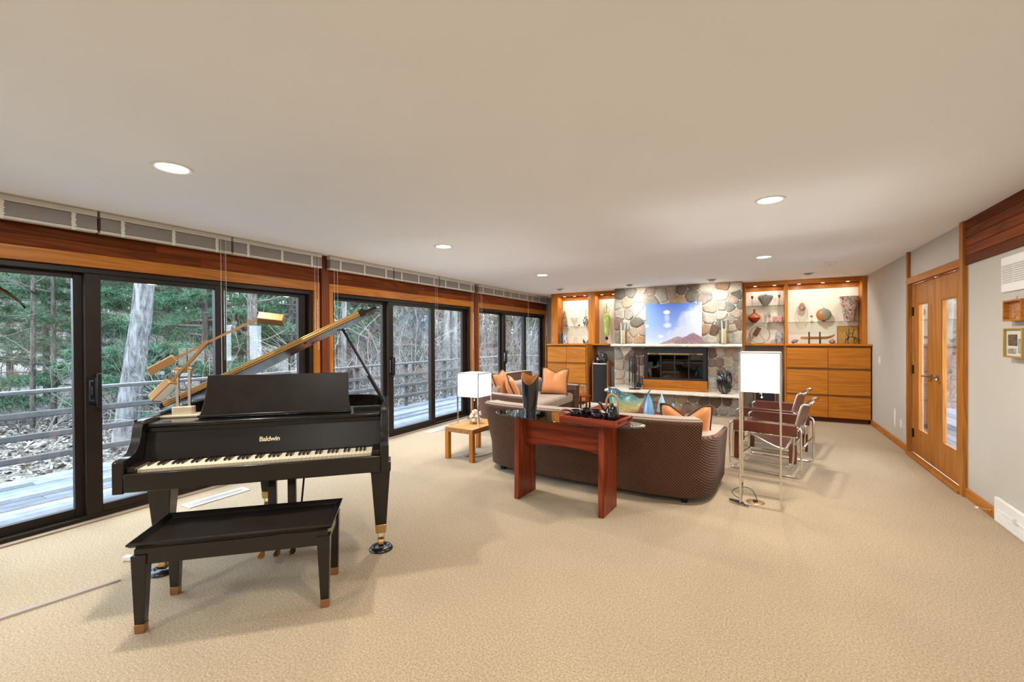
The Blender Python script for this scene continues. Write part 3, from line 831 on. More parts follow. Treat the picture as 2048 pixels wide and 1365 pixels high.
# ---- far woodland behind the nearer trees: nobody could count it
def woodland():
    g = np.random.default_rng(77)
    n = 1300
    px = np.where(g.random(n) < .9, g.uniform(-260, 1180, n), g.uniform(1800, 2000, n)); d = 30 + 45*g.random(n)**.8
    t = (px-1024)/880.0
    x = (-.48346 + t*.87536)*d; y = (.87534 + t*.48343)*d
    z = np.array([gz(a, b) for a, b in zip(x, y)])
    h = g.uniform(5, 11, n); r = g.uniform(.06, .16, n)
    # trunks: three-sided tapering posts
    V = []
    ang = np.array([0, 2.094, 4.189])
    lean = g.normal(0, .4, (n, 2))
    for k in range(3):
        a0, a1 = ang[k], ang[(k+1) % 3]
        q = np.zeros((n, 4, 3))
        for i, (aa, top) in enumerate(((a0,0),(a1,0),(a1,1),(a0,1))):
            rr_ = r*(1-.6*top)
            q[:,i,0] = x + rr_*np.cos(aa) + lean[:,0]*top; q[:,i,1] = y + rr_*np.sin(aa) + lean[:,1]*top; q[:,i,2] = z - .3 + (h+.3)*top
        V.append(q.reshape(-1, 3))
    root = thing('distant_woodland', 'dense distant woodland of grey trunks and brush behind the nearer trees', 'woods')
    root['kind'] = 'stuff'
    stuff(np_mesh('trunks', np.concatenate(V), 4, leaf_mat('far_trunks', [(0, (0.0468,0.0406,0.0359)), (.6, (0.0936,0.0842,0.0780)), (1, (0.1716,0.1638,0.1560))]), root))
    per = 90; N = n*per
    P = np.zeros((N, 3)); ht = np.repeat(h, per)
    f = g.random(N)
    P[:,0] = np.repeat(x, per) + g.normal(0, 1.5, N); P[:,1] = np.repeat(y, per) + g.normal(0, 1.5, N); P[:,2] = np.repeat(z, per) + ht*(.02 + .95*f)
    D = g.normal(0, 1, (N, 3)); D[:,2] = np.abs(D[:,2])*.6; D /= np.linalg.norm(D, axis=1, keepdims=True)
    S = np.cross(D, g.normal(0, 1, (N, 3))); S /= np.linalg.norm(S, axis=1, keepdims=True)
    L = g.uniform(.3, 1.1, (N, 1)); W = g.uniform(.012, .05, (N, 1))
    T = np.zeros((N, 3, 3)); T[:,0] = P - S*W; T[:,1] = P + S*W; T[:,2] = P + D*L
    stuff(np_mesh('brush', T.reshape(-1, 3), 3, leaf_mat('far_brush', [(0, (0.0468,0.0421,0.0351)), (.35, (0.1326,0.1170,0.0975)), (.55, (0.1170,0.1404,0.0741)), (.8, (0.2106,0.1911,0.1677)), (1, (0.3276,0.3198,0.3120))]), root))
woodland()
shrub(1885, 12.5, 2.4, 301, 7, m_twig_l, label='leafless shrub seen through the oak door glass, nearer one')
shrub(1900, 15.5, 3.0, 302, 8, m_twig_l, label='leafless shrub seen through the oak door glass, farther one')
bare_tree(1893, 18.0, .12, 9, (.3, .2), 'pale trunk seen through the glass of the right oak door', m_bark_p, 21, 7, .2, m_twig_l)
pine(1890, 24.0, 10, 3.5, 'green pine far beyond the glass of the right oak door', 90, zlow=.1)
pine(1870, 30.0, 11, 4.0, 'green pine farthest beyond the glass of the oak doors', 91, zlow=.1)

# ================================================================== grand piano, bench, lamp
m_piano = mat('piano_ebony', (.0075,.0058,.0048), .24, 0, var=.15, scale=3, coat=.3, spec=.4)
m_desk = mat('piano_desk_satin', (.014,.010,.007), .30, 0, var=.25, scale=10, coat=.0, spec=.32)
m_ivory = mat('ivory_key', (.72,.62,.44), .35)
m_ebkey = mat('ebony_key', (.006,.006,.006), .25)
m_plategold = mat('cast_plate_gold', (.46,.27,.08), .4, .7)
m_felt = mat('felt_red', (.16,.02,.02), .9)
P = thing('grand_piano', 'black grand piano with open lid and ivory keys by the glass doors', 'piano', (-2.54, 1.545, 0), R(44.5))
UL, UR = -.70, .72
ZT = .968
def rim_outline(off=0.0, v0=.16):
    ctrl = [(UL-off, v0), (UL-off, .7), (UL-off, 1.16), (UL+.03-off*.7, 1.36+off*.7), (UL+.20, 1.50+off), (UL+.40, 1.52+off), (UL+.58+off*.6, 1.42+off*.8),
            (UL+.70+off*.8, 1.28+off*.5), (UL+.86+off*.7, 1.14+off*.7), (UL+1.10+off*.6, 1.06+off*.8), (UL+1.32+off*.6, .98+off*.7), (UR+off, .80), (UR+off, .60), (UR+off, v0)]
    p = smoothpath([(a, b, 0) for a, b in ctrl], 2)
    return [(q.x, q.y) for q in p]
outer = rim_outline(0); inner = rim_outline(-.045, .30)
# rim as a closed U wall
m = MB()
n_ = len(outer)
def strip(A, B, z0, z1, mb):
    vs = []
    for (a, b), (c, d) in zip(A, B): vs += [(a,b,z0),(a,b,z1),(c,d,z1),(c,d,z0)]
    fs = []
    for i in range(len(A)-1):
        for k in range(4):
            k2 = (k+1) % 4
            fs.append((4*i+k, 4*i+k2, 4*i+4+k2, 4*i+4+k))
    fs.append((0,1,2,3)); e = 4*(len(A)-1); fs.append((e+3,e+2,e+1,e))
    mb._add(vs, fs)
strip(outer, inner, .62, ZT, m)
m.build('rim', m_piano, P, smooth=35)
bed = [(a, b) for a, b in rim_outline(-.04, .30)]
MB().prism(bed, .64, .66, 'z').build('soundboard', m_plategold, P)
pl_o = [(a, b) for a, b in rim_outline(-.07, .56)]
MB().prism(pl_o, .80, .83, 'z').build('cast_plate', m_plategold, P, bevel=.006)
st = MB()
for i in range(44):
    u = UL+.10+i*.026
    vend = 1.40 - max(0, (u-UL-.45))*1.05
    if vend > .64: st.cyl((u, .60, .842), (u+.10*(1-i/44), vend, .842), .0012, n=4, cap=False)
stuff(st.build('strings', m_brass, P))
# undercarriage beams
MB().box(-.52, .54, .33, .42, .56, .62).bar((-.05,.42,.60),(-.30,1.25,.60),.09,.06).box(-.55,-.45,.42,1.2,.565,.62).build('underbeam', m_piano, P)
# arms
prof = [(-.06,.605),(-.06,.775),(-.052,.782),(.02,.785),(.07,.80),(.105,.835),(.125,.88),(.135,.925),(.15,.955),(.18,.966),(.32,.967),(.32,.605)]
for a, b in ((UL, UL+.050), (UR-.050, UR)):
    MB().prism(prof, a, b, 'x').build('arm', m_piano, P, bevel=.004)
KU0, KU1 = UL+.050, UR-.050
MB().box(KU0, KU1, -.035, .33, .605, .685).build('key_bed', m_piano, P)
MB().box(KU0, KU1, -.06, -.036, .612, .712).build('key_slip', m_piano, P, bevel=.005)
kc = .005
kx0 = kc - 52*.02355/2
for a, b in ((KU0, kx0-.002), (kx0+52*.02355+.002, KU1)):
    MB().box(a, b, -.034, .142, .686, .742).build('key_block', m_piano, P, bevel=.005)
wk = None; bk = None
for i in range(52):
    if wk is None:
        wk = MB().box(.0006,.0229,-.012,.150,.690,.722).mesh('white_key'); wk.materials.append(m_ivory)
    o = bpy.data.objects.new('white_key', wk); COL.objects.link(o); o.parent = P; o.location = (kx0+i*.02355, 0, 0)
    # note name: key 0 is A
    if (i % 7) in (0, 2, 3, 5, 6) and i < 51:
        if bk is None:
            bk = MB().taper((0,.098,.723),(.0055,.048),(0,.100,.735),(.0045,.044)).mesh('black_key'); bk.materials.append(m_ebkey)
        o = bpy.data.objects.new('black_key', bk); COL.objects.link(o); o.parent = P; o.location = (kx0+(i+1)*.02355, 0, 0)
# fallboard leaning back behind the keys
fb = MB().prism([(.148,.728),(.156,.722),(.208,.905),(.200,.913)], KU0+.001, KU1-.001, 'x')
fbo = fb.build('fallboard', mat('piano_fallboard_satin', (.0085,.0060,.0045), .34, 0, coat=0, spec=.34), P, bevel=.002)
cu = bpy.data.curves.new('maker_name', 'FONT'); cu.body = 'Baldwin'; cu.size = .040; cu.extrude = .0006; cu.align_x = 'CENTER'; cu.align_y = 'CENTER'; cu.offset = .0007; cu.space_character = .93
to = bpy.data.objects.new('tmp', cu); COL.objects.link(to)
me = bpy.data.meshes.new_from_object(to); bpy.data.objects.remove(to)
me.materials.append(mat('gilt_lettering', (.80,.70,.45), .35, .6))
o = bpy.data.objects.new('maker_name', me); COL.objects.link(o); o.parent = fbo
o.location = (.005, .1685, .811); o.rotation_euler = (R(74.0), 0, 0)
# music shelf and desk
MB().box(KU0+.004, KU1-.004, .175, .545, .916, .940).build('music_shelf', m_piano, P, bevel=.006)
MB().box(KU0+.004, KU1-.004, .185, .205, .888, .9155).build('shelf_lip', m_piano, P, bevel=.003)
dk_ = [(-.425,0),(.478,0),(.466,.035),(.458,.09),(.457,.262),(-.388,.266),(-.392,.17),(-.402,.09),(-.412,.045)]
Md = Matrix.Translation((0,.305,.942)) @ Matrix.Rotation(R(-9), 4, 'X')
MB(Md).prism(dk_, -.008, .008, 'y').build('music_desk', m_desk, P, bevel=.003)
MB(Md).box(-.42, .475, -.055, -.009, 0, .014).build('desk_ledge', m_desk, P, bevel=.004)
# rear tuning-area side panels (right of the desk)
MB().box(.49, .665, .30, .32, .941, .966).build('desk_slide', m_piano, P)
# lid, hinged along the long left side
hz = ZT+.012
Ml = Matrix.Translation((UL-.012, 0, hz)) @ Matrix.Rotation(R(-26.5), 4, 'Y')
def lid_outline():
    full = rim_outline(.014, .50)
    return [((a-(UL-.012))*1.045, b) for a, b in full]
lo = MB(Ml).prism(lid_outline(), 0, .020, 'z').build('lid', m_piano, P, smooth=30)
MB(Ml).prism([(.004,.505),(1.44,.505),(1.44,.85),(.004,.85)], .0205, .040, 'z').build('lid_front_flap', m_piano, P, bevel=.004)
MB(Ml).box(.03, 1.40, .489, .4995, .003, .016).box(.03, 1.40, .489, .4995, .024, .038).cyl((.03,.490,.020),(1.40,.490,.020),.005,n=8).build('lid_hinge', mat('brass_hinge', (.52,.32,.11), .38, .75), P, bevel=.003)
MB(Ml).box(1.385, 1.43, .484, .50, -.012, .042).build('lid_catch', m_piano, P, bevel=.003)
for v_ in (.62, .95):
    MB(Ml).cyl((.95+.0*v_, v_, -.006), (.95, v_, .0), .012, n=12).build('lid_bumper', m_black, P)
# prop
pt = (UR-.33, .65, 1.508)
MB().tube([(UR-.022,.545,.955), pt], .010, 8).build('lid_prop', m_black, P, smooth=50)
MB().tube([(UR-.035,.56,.955), (UR-.035-.115,.60,1.155)], .008, 8).build('short_prop', m_black, P, smooth=50)
MB().box(UR-.365, UR-.295, .62, .68, 1.495, 1.503, None).build('prop_socket', m_black, P)
MB().cyl((UR-.03, .20, .955), (UR-.03, .172, .955), .013, n=12).build('lock_knob', m_brass, P, smooth=40)
# legs with ferrule, caster, cup
def leg(u, v, top=.62):
    l = MB().taper((u,v,.545),(.062,.062),(u,v,.175),(.036,.036)).box(u-.068,u+.068,v-.068,v+.068,.548,.606).taper((u,v,.545),(.068,.068),(u,v,.53),(.060,.060))
    lg = l.build('leg', m_piano, P, bevel=.004)
    MB().taper((u,v,.175),(.038,.038),(u,v,.115),(.033,.033)).build('ferrule', m_brass, lg, bevel=.004)
    MB().cyl((u-.016,v-.012,.052),(u+.016,v-.012,.052),.034,n=18).box(u-.022,u-.017,v-.016,v+.012,.045,.116).box(u+.017,u+.022,v-.016,v+.012,.045,.116).build('caster', m_brass, lg, smooth=40)
    MB().lathe([(.001,.012),(.042,.013),(.050,.024),(.064,.022),(.076,.010),(.078,.001),(.001,.0005)], 28, (u,v-.01,0)).build('caster_cup', m_black, lg, smooth=40)
leg(.665, .25); leg(-.625, .32); leg(-.26, 1.20)
# lyre
for u in (-.035, .085):
    MB().taper((u,.40,.10),(.026,.018),(u,.40,.61),(.026,.018)).build('lyre_post', m_piano, P, bevel=.003)
MB().box(-.105,.155,.34,.45,.055,.125).build('pedal_box', m_piano, P, bevel=.01)
for u in (-.065, .025, .115):
    MB().loft([[(u-.008,.34,.062),(u+.008,.34,.062),(u+.008,.34,.074),(u-.008,.34,.074)],[(u-.010,.28,.060),(u+.010,.28,.060),(u+.010,.28,.070),(u-.010,.28,.070)],[(u-.020,.235,.052),(u+.020,.235,.052),(u+.020,.235,.060),(u-.020,.235,.060)],[(u-.012,.205,.048),(u+.012,.205,.048),(u+.012,.205,.054),(u-.012,.205,.054)]]).build('pedal', m_brass, P, smooth=50)
for s_ in (-1,1): MB().cyl((.025+s_*.09,.45,.10),(.025+s_*.10,.72,.62),.007,n=8).build('lyre_brace', m_black, P)

# ---- bench
ca, sa = math.cos(R(44.5)), math.sin(R(44.5))
def pw_(u, v, z=0): return (-2.54+u*ca-v*sa, 1.545+u*sa+v*ca, z)
B = thing('piano_bench', 'black wooden piano bench with lipped top in front of the piano', 'bench', pw_(-.028,-.165), R(42.6))
hw, hd, bh = .42, .165, .44
for sx in (-1,1):
    for sy in (-1,1):
        x, y = sx*(hw-.002), sy*(hd)
        lg = MB().taper((x,y,.385),(.033,.030),(x+sx*.003,y+sy*.002,.045),(.021,.020)).build('leg', m_piano, B, bevel=.003)
        MB().taper((x+sx*.003,y+sy*.002,.045),(.0225,.0215),(x+sx*.003,y+sy*.002,.001),(.0205,.0195)).build('ferrule', mat('copper_ferrule', (.42,.22,.10), .4, .8) if (sx==-1 and sy==-1) else bpy.data.materials['copper_ferrule'], lg, bevel=.002)
MB().box(-hw-.02, hw+.02, -hd-.02, -hd+.005, .335, .414).box(-hw-.02, hw+.02, hd-.005, hd+.02, .335, .414).box(-hw-.02,-hw+.005,-hd+.005,hd-.005,.335,.414).box(hw-.005,hw+.02,-hd+.005,hd-.005,.335,.414).build('apron', m_piano, B, bevel=.002)
MB().box(-hw-.015, hw+.015, -hd-.015, hd+.015, .4145, .424).build('seat_panel', m_desk, B)
lipm = MB()
ox, oy = hw+.045, hd+.038
ix, iy = hw+.012, hd+.008
rings = []
for (x, y, z) in ((ix+.008,iy+.008,.4245),(ox-.012,oy-.012,.4245),(ox,oy,.438),(ox,oy,.446),(ox-.008,oy-.008,.448),(ix,iy,.4265)):
    rings.append([(-x,-y,z),(x,-y,z),(x,y,z),(-x,y,z)])
rings.append(rings[0])
MB().loft(rings, caps=False).build('seat_lip', m_piano, B)

# ---- three-headed brass lamp on the piano
m_lbrass = mat('lamp_brass', (.42,.24,.10), .38, .75)
m_lbase = mat('lamp_base_brushed', (.66,.56,.40), .4, .5)
L = thing('piano_lamp', 'adjustable brass lamp with three long heads standing on the piano', 'lamp', P.location, R(44.5))
ZB = .941
MB().box(-.665, -.445, .355, .475, ZB, ZB+.014).build('base_plate', m_lbase, L, bevel=.003)
MB().prism([(-.60,.385),(-.50,.385),(-.49,.40),(-.49,.435),(-.50,.45),(-.60,.45),(-.61,.435),(-.61,.40)], ZB+.0145, ZB+.062, 'z').build('base_block', m_lbase, L, bevel=.002)
for u in (-.583, -.517):
    MB().box(u-.008,u+.008,.410,.424,ZB+.062,1.26).build('post', m_chrome, L, bevel=.001)
MB().cyl((-.60,.417,1.245),(-.50,.417,1.245),.009,n=12).build('pivot', m_lbrass, L)
el = (-.415,.417,1.415); lowr = (-.615,.417,1.165)
for dv in (-.012,.012):
    MB().bar((lowr[0],lowr[1]+dv,lowr[2]),(el[0],el[1]+dv,el[2]),.006,.016).build('arm', m_lbrass, L)
MB().cyl((el[0],.395,el[2]),(el[0],.44,el[2]),.012,n=14).build('elbow', m_lbrass, L, smooth=40)
MB().bar(el,(-.115,.417,1.572),.007,.014).build('arm', m_lbrass, L)
MB().bar(el,(-.585,.417,1.315),.007,.014).build('arm', m_lbrass, L)
def head(c, ang, ln=.155, w=.07, h=.036, roll=20):
    Mh = Matrix.Translation(c) @ Matrix.Rotation(R(-ang), 4, 'Y') @ Matrix.Rotation(R(roll), 4, 'X')
    hd_ = MB(Mh).taper((0,0,-h/2),(ln/2,w/2),(0,0,h/2),(ln/2-.006,w/2-.012)).build('lamp_head', m_lbrass, L, bevel=.003)
    MB(Mh).box(-ln/2+.01, ln/2-.01, -w/2+.008, w/2-.008, -h/2-.002, -h/2-.0005).build('diffuser', m_white, hd_)
    return hd_
head((-.038,.417,1.575), -7, .165, .078, .05, 58)
head((-.665,.417,1.277), 31, .17, .05, .045, 20)
head((-.655,.40,1.115), 48, .155, .09, .05, -18)
# ---- long flat cable cover, power plug and cords on the carpet
o = MB().prism([(-.021,0.0005),(.021,.0005),(.014,.010),(-.014,.010)], 0, .95, 'x').build('cable_cover', mat('cable_cover_vinyl', (.30,.225,.17), .6), loc=(-3.72,.03,0), rot=(0,0,R(63)))
o.location = (-3.485,.22,0); o.rotation_euler = (0,0,R(80))
tag(o, 'flat beige cable cover strip lying on the carpet at lower left', 'cable cover')
o = thing('power_strip', 'small white power adapter on the carpet behind the bench leg', 'adapter', (-3.55,1.30,0), R(30))
MB().box(-.05,.03,-.018,.018,.001,.03).build('body', m_white, o, bevel=.004)
MB().tube(smoothpath([(.03,0,.015),(.09,.02,.012),(.14,-.01,.01),(.19,.02,.008),(.235,-.03,.008)],2),.004,6).build('cord', m_white, o, smooth=180)

# ================================================================== seating group
def weave(name, dark, light, sc_=70):
    m, nt, b = _base(name)
    tc = nt.nodes.new('ShaderNodeTexCoord')
    def wv(rot):
        mp = nt.nodes.new('ShaderNodeMapping'); mp.inputs['Rotation'].default_value = rot
        nt.links.new(tc.outputs['Object'], mp.inputs['Vector'])
        w = nt.nodes.new('ShaderNodeTexWave'); w.inputs['Scale'].default_value = sc_/6.28; w.inputs['Distortion'].default_value = 0
        nt.links.new(mp.outputs[0], w.inputs['Vector']); return w
    w1 = wv((0, R(45), 0)); w2 = wv((0, R(-45), R(0))); w3 = wv((0,0,R(90)))
    a = nt.nodes.new('ShaderNodeMath'); a.operation = 'MULTIPLY'
    nt.links.new(w1.outputs['Fac'], a.inputs[0]); nt.links.new(w2.outputs['Fac'], a.inputs[1])
    mx_ = nt.nodes.new('ShaderNodeMath'); mx_.operation = 'MAXIMUM'
    b2 = nt.nodes.new('ShaderNodeMath'); b2.operation = 'MULTIPLY'; b2.inputs[1].default_value = .35
    nt.links.new(w1.outputs['Fac'], b2.inputs[0])
    nt.links.new(a.outputs[0], mx_.inputs[0]); nt.links.new(b2.outputs[0], mx_.inputs[1])
    r = _ramp(nt, mx_.outputs[0], [(.05, dark), (.6, light)])
    nt.links.new(r.outputs['Color'], b.inputs['Base Color']); b.inputs['Roughness'].default_value = .85
    b.inputs['Specular IOR Level'].default_value = .25; b.inputs['Sheen Weight'].default_value = .06
    _bump(nt, mx_.outputs[0], b, .5, .01)
    return m
m_sofa = weave('sofa_basketweave', (.040,.014,.006), (.19,.090,.050), 112)
m_seat = mat('sofa_cushion_taupe', (.36,.27,.20), .9, bump=.2, bscale=220, sheen=.2)
m_pipe = mat('dark_piping', (.05,.03,.022), .8)
m_orange = mat('orange_satin', (.56,.205,.055), .42, var=.08, scale=5, sheen=.25)

def sweep_back(path, prof, zscale=None):
    # path: list of (x,y) plan points of the outer face (clockwise seen from above is not needed); prof: (outward offset, z)
    rings = []
    n = len(path)
    for i in range(n):
        a = Vector((*path[max(i-1,0)], 0)); b = Vector((*path[min(i+1,n-1)], 0)); t = (b-a).normalized()
        nrm = Vector((t.y, -t.x, 0))
        k = 1.0 if zscale is None else zscale(i/(n-1))
        rings.append([(path[i][0]+nrm.x*o, path[i][1]+nrm.y*o, z if z < .12 else z*k) for o, z in prof])
    return rings
def sofa(label, loc, rz, W, D, hb, ha, group=None, ncush=2, name='sofa'):
    o = thing(name, label, 'sofa', loc, rz, group)
    h = W/2
    # full outline of back + arms, from the front of the left arm round to the front of the right arm
    ctrl = [(-h, D*.50), (-h, D*.1), (-h+.01, -D*.22), (-h+.10, -D*.43), (-h+.36, -D*.50), (-h*.4, -D*.525), (0, -D*.53), (h*.4, -D*.525), (h-.36, -D*.50), (h-.10, -D*.43), (h-.01, -D*.22), (h, D*.1), (h, D*.50)]
    p = smoothpath([(a, b, 0) for a, b in ctrl], 3)
    p = [(q.x, q.y) for q in p]
    i0 = next(i for i, q in enumerate(p) if q[1] < -D*.40); i1 = len(p)-1-next(i for i, q in enumerate(reversed(p)) if q[1] < -D*.40)
    def prof(hh, fl, th):
        return [(-.035,.05),(0,.07),(.008,.25),(fl*.55,hh*.66),(fl*.95,hh*.94),(fl,hh*.975),(fl-.015,hh*.995),(fl-.04,hh),(fl-th+.03,hh),(fl-th,hh*.97),(-th-.01,hh*.7),(-th-.02,.3),(-th-.02,.05)]
    bk = MB().loft(sweep_back(p[i0:i1+1], prof(hb, .10, .17))).build('back', m_sofa, o, smooth=60)
    # light welt along the top edge of the back
    tops = sweep_back(p[i0:i1+1], [(.085, hb*.992)])
    MB().tube([r_[0] for r_ in tops], .008, 8).build('welt', m_seat, bk, smooth=180)
    rings = sweep_back(p[i0:i1+1], [(.075, hb+.0005), (.075, hb+.012), (-.06, hb+.014), (-.065, hb+.0005)])
    MB().loft(rings).build('lit_top_band', m_seat, bk, smooth=60)  # paler top: light falling on it, plus fabric tone, put into the colour
    for a, b, rev in ((0, i0, False), (i1, len(p)-1, True)):
        seg = p[a:b+1]
        zs = (lambda f: .93+.07*f) if not rev else (lambda f: 1-.07*f)
        am = MB().loft(sweep_back(seg, prof(ha, .03, .17), zs)).build('arm', m_sofa, o, smooth=60)
        MB().loft([[(q[0], q[1], q[2]) for q in r_] for r_ in sweep_back(seg, [(.005,ha+.001),(.005,ha+.010),(-.125,ha+.012),(-.13,ha+.001)], zs)]).build('lit_arm_top', m_seat, am, smooth=60)  # arm top paler too: light from above coloured in over the fabric tone
    ih = h-.185
    MB().box(-ih, ih, -D*.34, D*.44, .07, .27).build('seat_base', m_sofa, o, bevel=.02)
    cw = 2*ih/ncush
    for k in range(ncush):
        x0 = -ih+cw*k+.004; x1 = x0+cw-.008
        MB().box(x0, x1, -D*.20, D*.47, .275, .44).build('seat_cushion', m_seat, o, bevel=.05, seg=4)
        Mb = Matrix.Translation((0,-D*.235,.44)) @ Matrix.Rotation(R(-10),4,'X')
        MB(Mb).box(x0+.005, x1-.005, -.06, .09, .0, .27).build('back_cushion', m_seat, o, bevel=.05, seg=4)
    for sx in (-1,1):
        for y in (-D*.36, D*.36):
            MB().taper((sx*(h-.22),y,.05),(.03,.03),(sx*(h-.22),y,.0),(.022,.022)).build('foot', m_black, o)
    return o
sofa('long brown basketweave sofa seen from behind, back to the glass console', (-1.455, 4.44, 0), R(-3.5), 2.32, .92, .735, .585, 'sofas around the hearth', 3)
sofa('taupe loveseat with its back to the windows, beyond the long sofa', (-3.36, 6.68, 0), R(-90), 2.0, 1.04, .80, .60, 'sofas around the hearth', 2, 'loveseat')

def pillow(label, c, size, normal, up=(0,0,1), chop=.09, spin=0, group='orange satin cushions'):
    w = size/2; n = 17; vs = []; fs = []
    def f(u, v, sgn):
        px_ = u*w*(1-.07*(1-abs(v))*(1 if abs(u) > .6 else .6)); py_ = v*w*(1-.05*(1-abs(u)))
        t = (max(0, 1-u**4)*max(0, 1-v**4))**.55*.085
        if v > 0:
            dip = chop*max(0, 1-abs(u)*1.5)*v**1.5
            py_ -= dip; t *= 1-.6*max(0, 1-abs(u)*3)*v
        return (px_, py_, sgn*t)
    m_ = MB()
    for sgn in (1,-1):
        base = []
        for i in range(n):
            for j in range(n): base.append(f(-1+2*i/(n-1), -1+2*j/(n-1), sgn))
        ff = []
        for i in range(n-1):
            for j in range(n-1):
                q = (i*n+j, (i+1)*n+j, (i+1)*n+j+1, i*n+j+1)
                ff.append(q if sgn > 0 else q[::-1])
        m_._add(base, ff)
    N = Vector(normal).normalized(); U = Vector(up); U = (U - N*U.dot(N)).normalized(); X = U.cross(N)
    Mx = Matrix(((X.x,U.x,N.x,c[0]),(X.y,U.y,N.y,c[1]),(X.z,U.z,N.z,c[2]),(0,0,0,1))) @ Matrix.Rotation(R(spin),4,'Z')
    o = thing('cushion', label, 'cushion', (0,0,0), 0, group); o.matrix_world = Mx
    m_.build('cover', m_orange, o, smooth=180, merge=True)
    edge = []
    for k in range(4*(n-1)):
        s_, t = divmod(k, n-1); q = -1+2*t/(n-1)
        u, v = [(q,-1),(1,q),(-q,1),(-1,-q)][s_]
        edge.append(f(u, v, 0))
    MB().tube(edge, .010, 6, closed=True).build('piping', m_pipe, o, smooth=180)
    return o
pillow('orange satin cushion with a chopped top on the right end of the long sofa', (-.565, 4.36, .60), .44, (-.12,.95,.30), chop=.12)
pillow('plump orange cushion at the far end of the taupe loveseat', (-3.10, 7.17, .665), .46, (.35,-.9,.25), chop=.07, spin=-4)
pillow('orange cushion leaning on the back of the loveseat, near end', (-3.56, 6.10, .67), .46, (.95,.10,.30), chop=.03, spin=6)
pillow('small orange cushion in front of the leaning one, near end of the loveseat', (-3.30, 5.98, .64), .40, (.8,.45,.4), chop=.10, spin=8)

# ---- glass-topped console behind the sofa
m_cherry = wood('cherry', (.11,.013,.005), (.27,.052,.015), 'z', 9, rough=.35, coat=.15)
m_cherry_x = wood('cherry_rail', (.12,.014,.006), (.24,.040,.012), 'x', 9, rough=.35, coat=.15)
Cn = thing('console_table', 'console with oval glass top on two reddish wood slabs behind the sofa', 'table', (-1.455, 3.56, 0), R(-4))
def slab(x, m_, tilt):
    return MB().prism([(-.16,0),(.15,0),(.15,.725),(-.14,.725)], x-.024, x+.024, 'x').build('slab_leg', m_, Cn, bevel=.006)
slab(-.395, m_cherry, 0); slab(.395, m_cherry, 0)
rail = [(-.370,.70),(.370,.70),(.370,.455),(.22,.480),(.0,.492),(-.22,.480),(-.370,.455)]
MB().prism(rail, -.02, .02, 'y').build('rail', m_cherry_x, Cn, bevel=.004)
gl = MB()
el_ = [(.705*math.cos(2*PI*i/72), .215*math.sin(2*PI*i/72)) for i in range(72)]
gl.prism(el_, .7255, .738, 'z').build('glass_top', pane_mat('console_glass', (.66,.76,.73), 2.2), Cn, smooth=40, bevel=.004)
def vase_tall():
    n = 48; rows = 14
    rings_o = []; rings_i = []
    for i in range(rows+1):
        f = i/rows; ro = []; ri = []
        for j in range(n):
            a = 2*PI*j/n; hh = .335 + .036*math.cos(2*a) + .045*math.sin(a)*(1 if math.sin(a) > 0 else .65)
            rx = .052 + (.080-.052)*f**.85 + .006*math.sin(PI*f); ry = .042 + (.058-.042)*f
            z = hh*f
            ro.append((rx*math.cos(a), ry*math.sin(a), z)); ri.append(((rx-.006)*math.cos(a), (ry-.006)*math.sin(a), max(.012, z)))
        rings_o.append(ro); rings_i.append(ri)
    return rings_o, rings_i
ro, ri = vase_tall()
V1 = thing('tall_vase', 'tall black vase with orange inside and scooped rim on the glass console', 'vase', (-1.79, 3.575, .7385), R(12))
MB().loft(ro, caps=False)._add([tuple(p) for p in ro[0]], [tuple(range(len(ro[0])))]).build('outside', mat('black_glaze_vase', (.012,.012,.014), .18, var=.4, scale=14, coat=.5), V1, smooth=60)
MB().loft(list(reversed(ri)), caps=False).loft([ro[-1], ri[-1]], caps=False).build('lining', mat('orange_glaze', (.50,.19,.04), .35), V1, smooth=60)
# tray with mugs and teapot
Tr = thing('serving_tray', 'reddish wooden tray with loop handles holding black mugs on the console', 'tray', (-1.15, 3.475, .7385), R(-7))
MB().box(-.235,.235,-.145,.145,.001,.012).build('bottom', m_cherry_x, Tr)
MB().box(-.235,.235,-.155,-.145,.001,.056).box(-.235,.235,.145,.155,.001,.056).box(-.245,-.235,-.155,.155,.001,.056).box(.235,.245,-.155,.155,.001,.056).build('rim', m_cherry_x, Tr, bevel=.002)
for s_ in (-1,1):
    MB().tube(smoothpath([(s_*.246,-.10,.03),(s_*.285,-.09,.062),(s_*.30,0,.074),(s_*.285,.09,.062),(s_*.246,.10,.03)],2),.010,8).build('handle', m_cherry_x, Tr, smooth=180)
m_glaze = mat('black_glaze', (.008,.008,.009), .10, coat=.5)
def mug(dx, dy, rz, label):
    c, s_ = math.cos(R(-7)), math.sin(R(-7))
    o = thing('mug', label, 'mug', (-1.125+dx*c-dy*s_, 3.475+dx*s_+dy*c, .7505), R(rz), 'black mugs on the tray')
    MB().lathe([(.001,.0005),(.034,.0005),(.040,.008),(.046,.035),(.046,.062),(.042,.080),(.039,.080),(.041,.060),(.040,.03),(.001,.012)], 26).build('cup', m_glaze, o, smooth=50)
    MB().tube(smoothpath([(.042,0,.066),(.068,0,.066),(.074,0,.042),(.062,0,.020),(.042,0,.018)],2),.0065,8).build('handle', m_glaze, o, smooth=180)
mug(-.185, -.03, -30, 'black glazed mug at the left end of the tray')
mug(-.145, .085, 60, 'black glazed mug behind the left one on the tray')
mug(-.045, .055, 200, 'black glazed mug in the middle of the tray, turned away')
mug(.01, -.045, -10, 'black glazed mug with its loop handle toward the teapot')
Tp = thing('teapot', 'black teapot with an arched amber handle on the tray', 'teapot', (-1.005, 3.475, .7505), R(8))
MB().lathe([(.001,.0005),(.058,.0005),(.060,.01),(.056,.06),(.050,.105),(.040,.128),(.018,.134),(.001,.134)], 28).build('body', m_glaze, Tp, smooth=50)
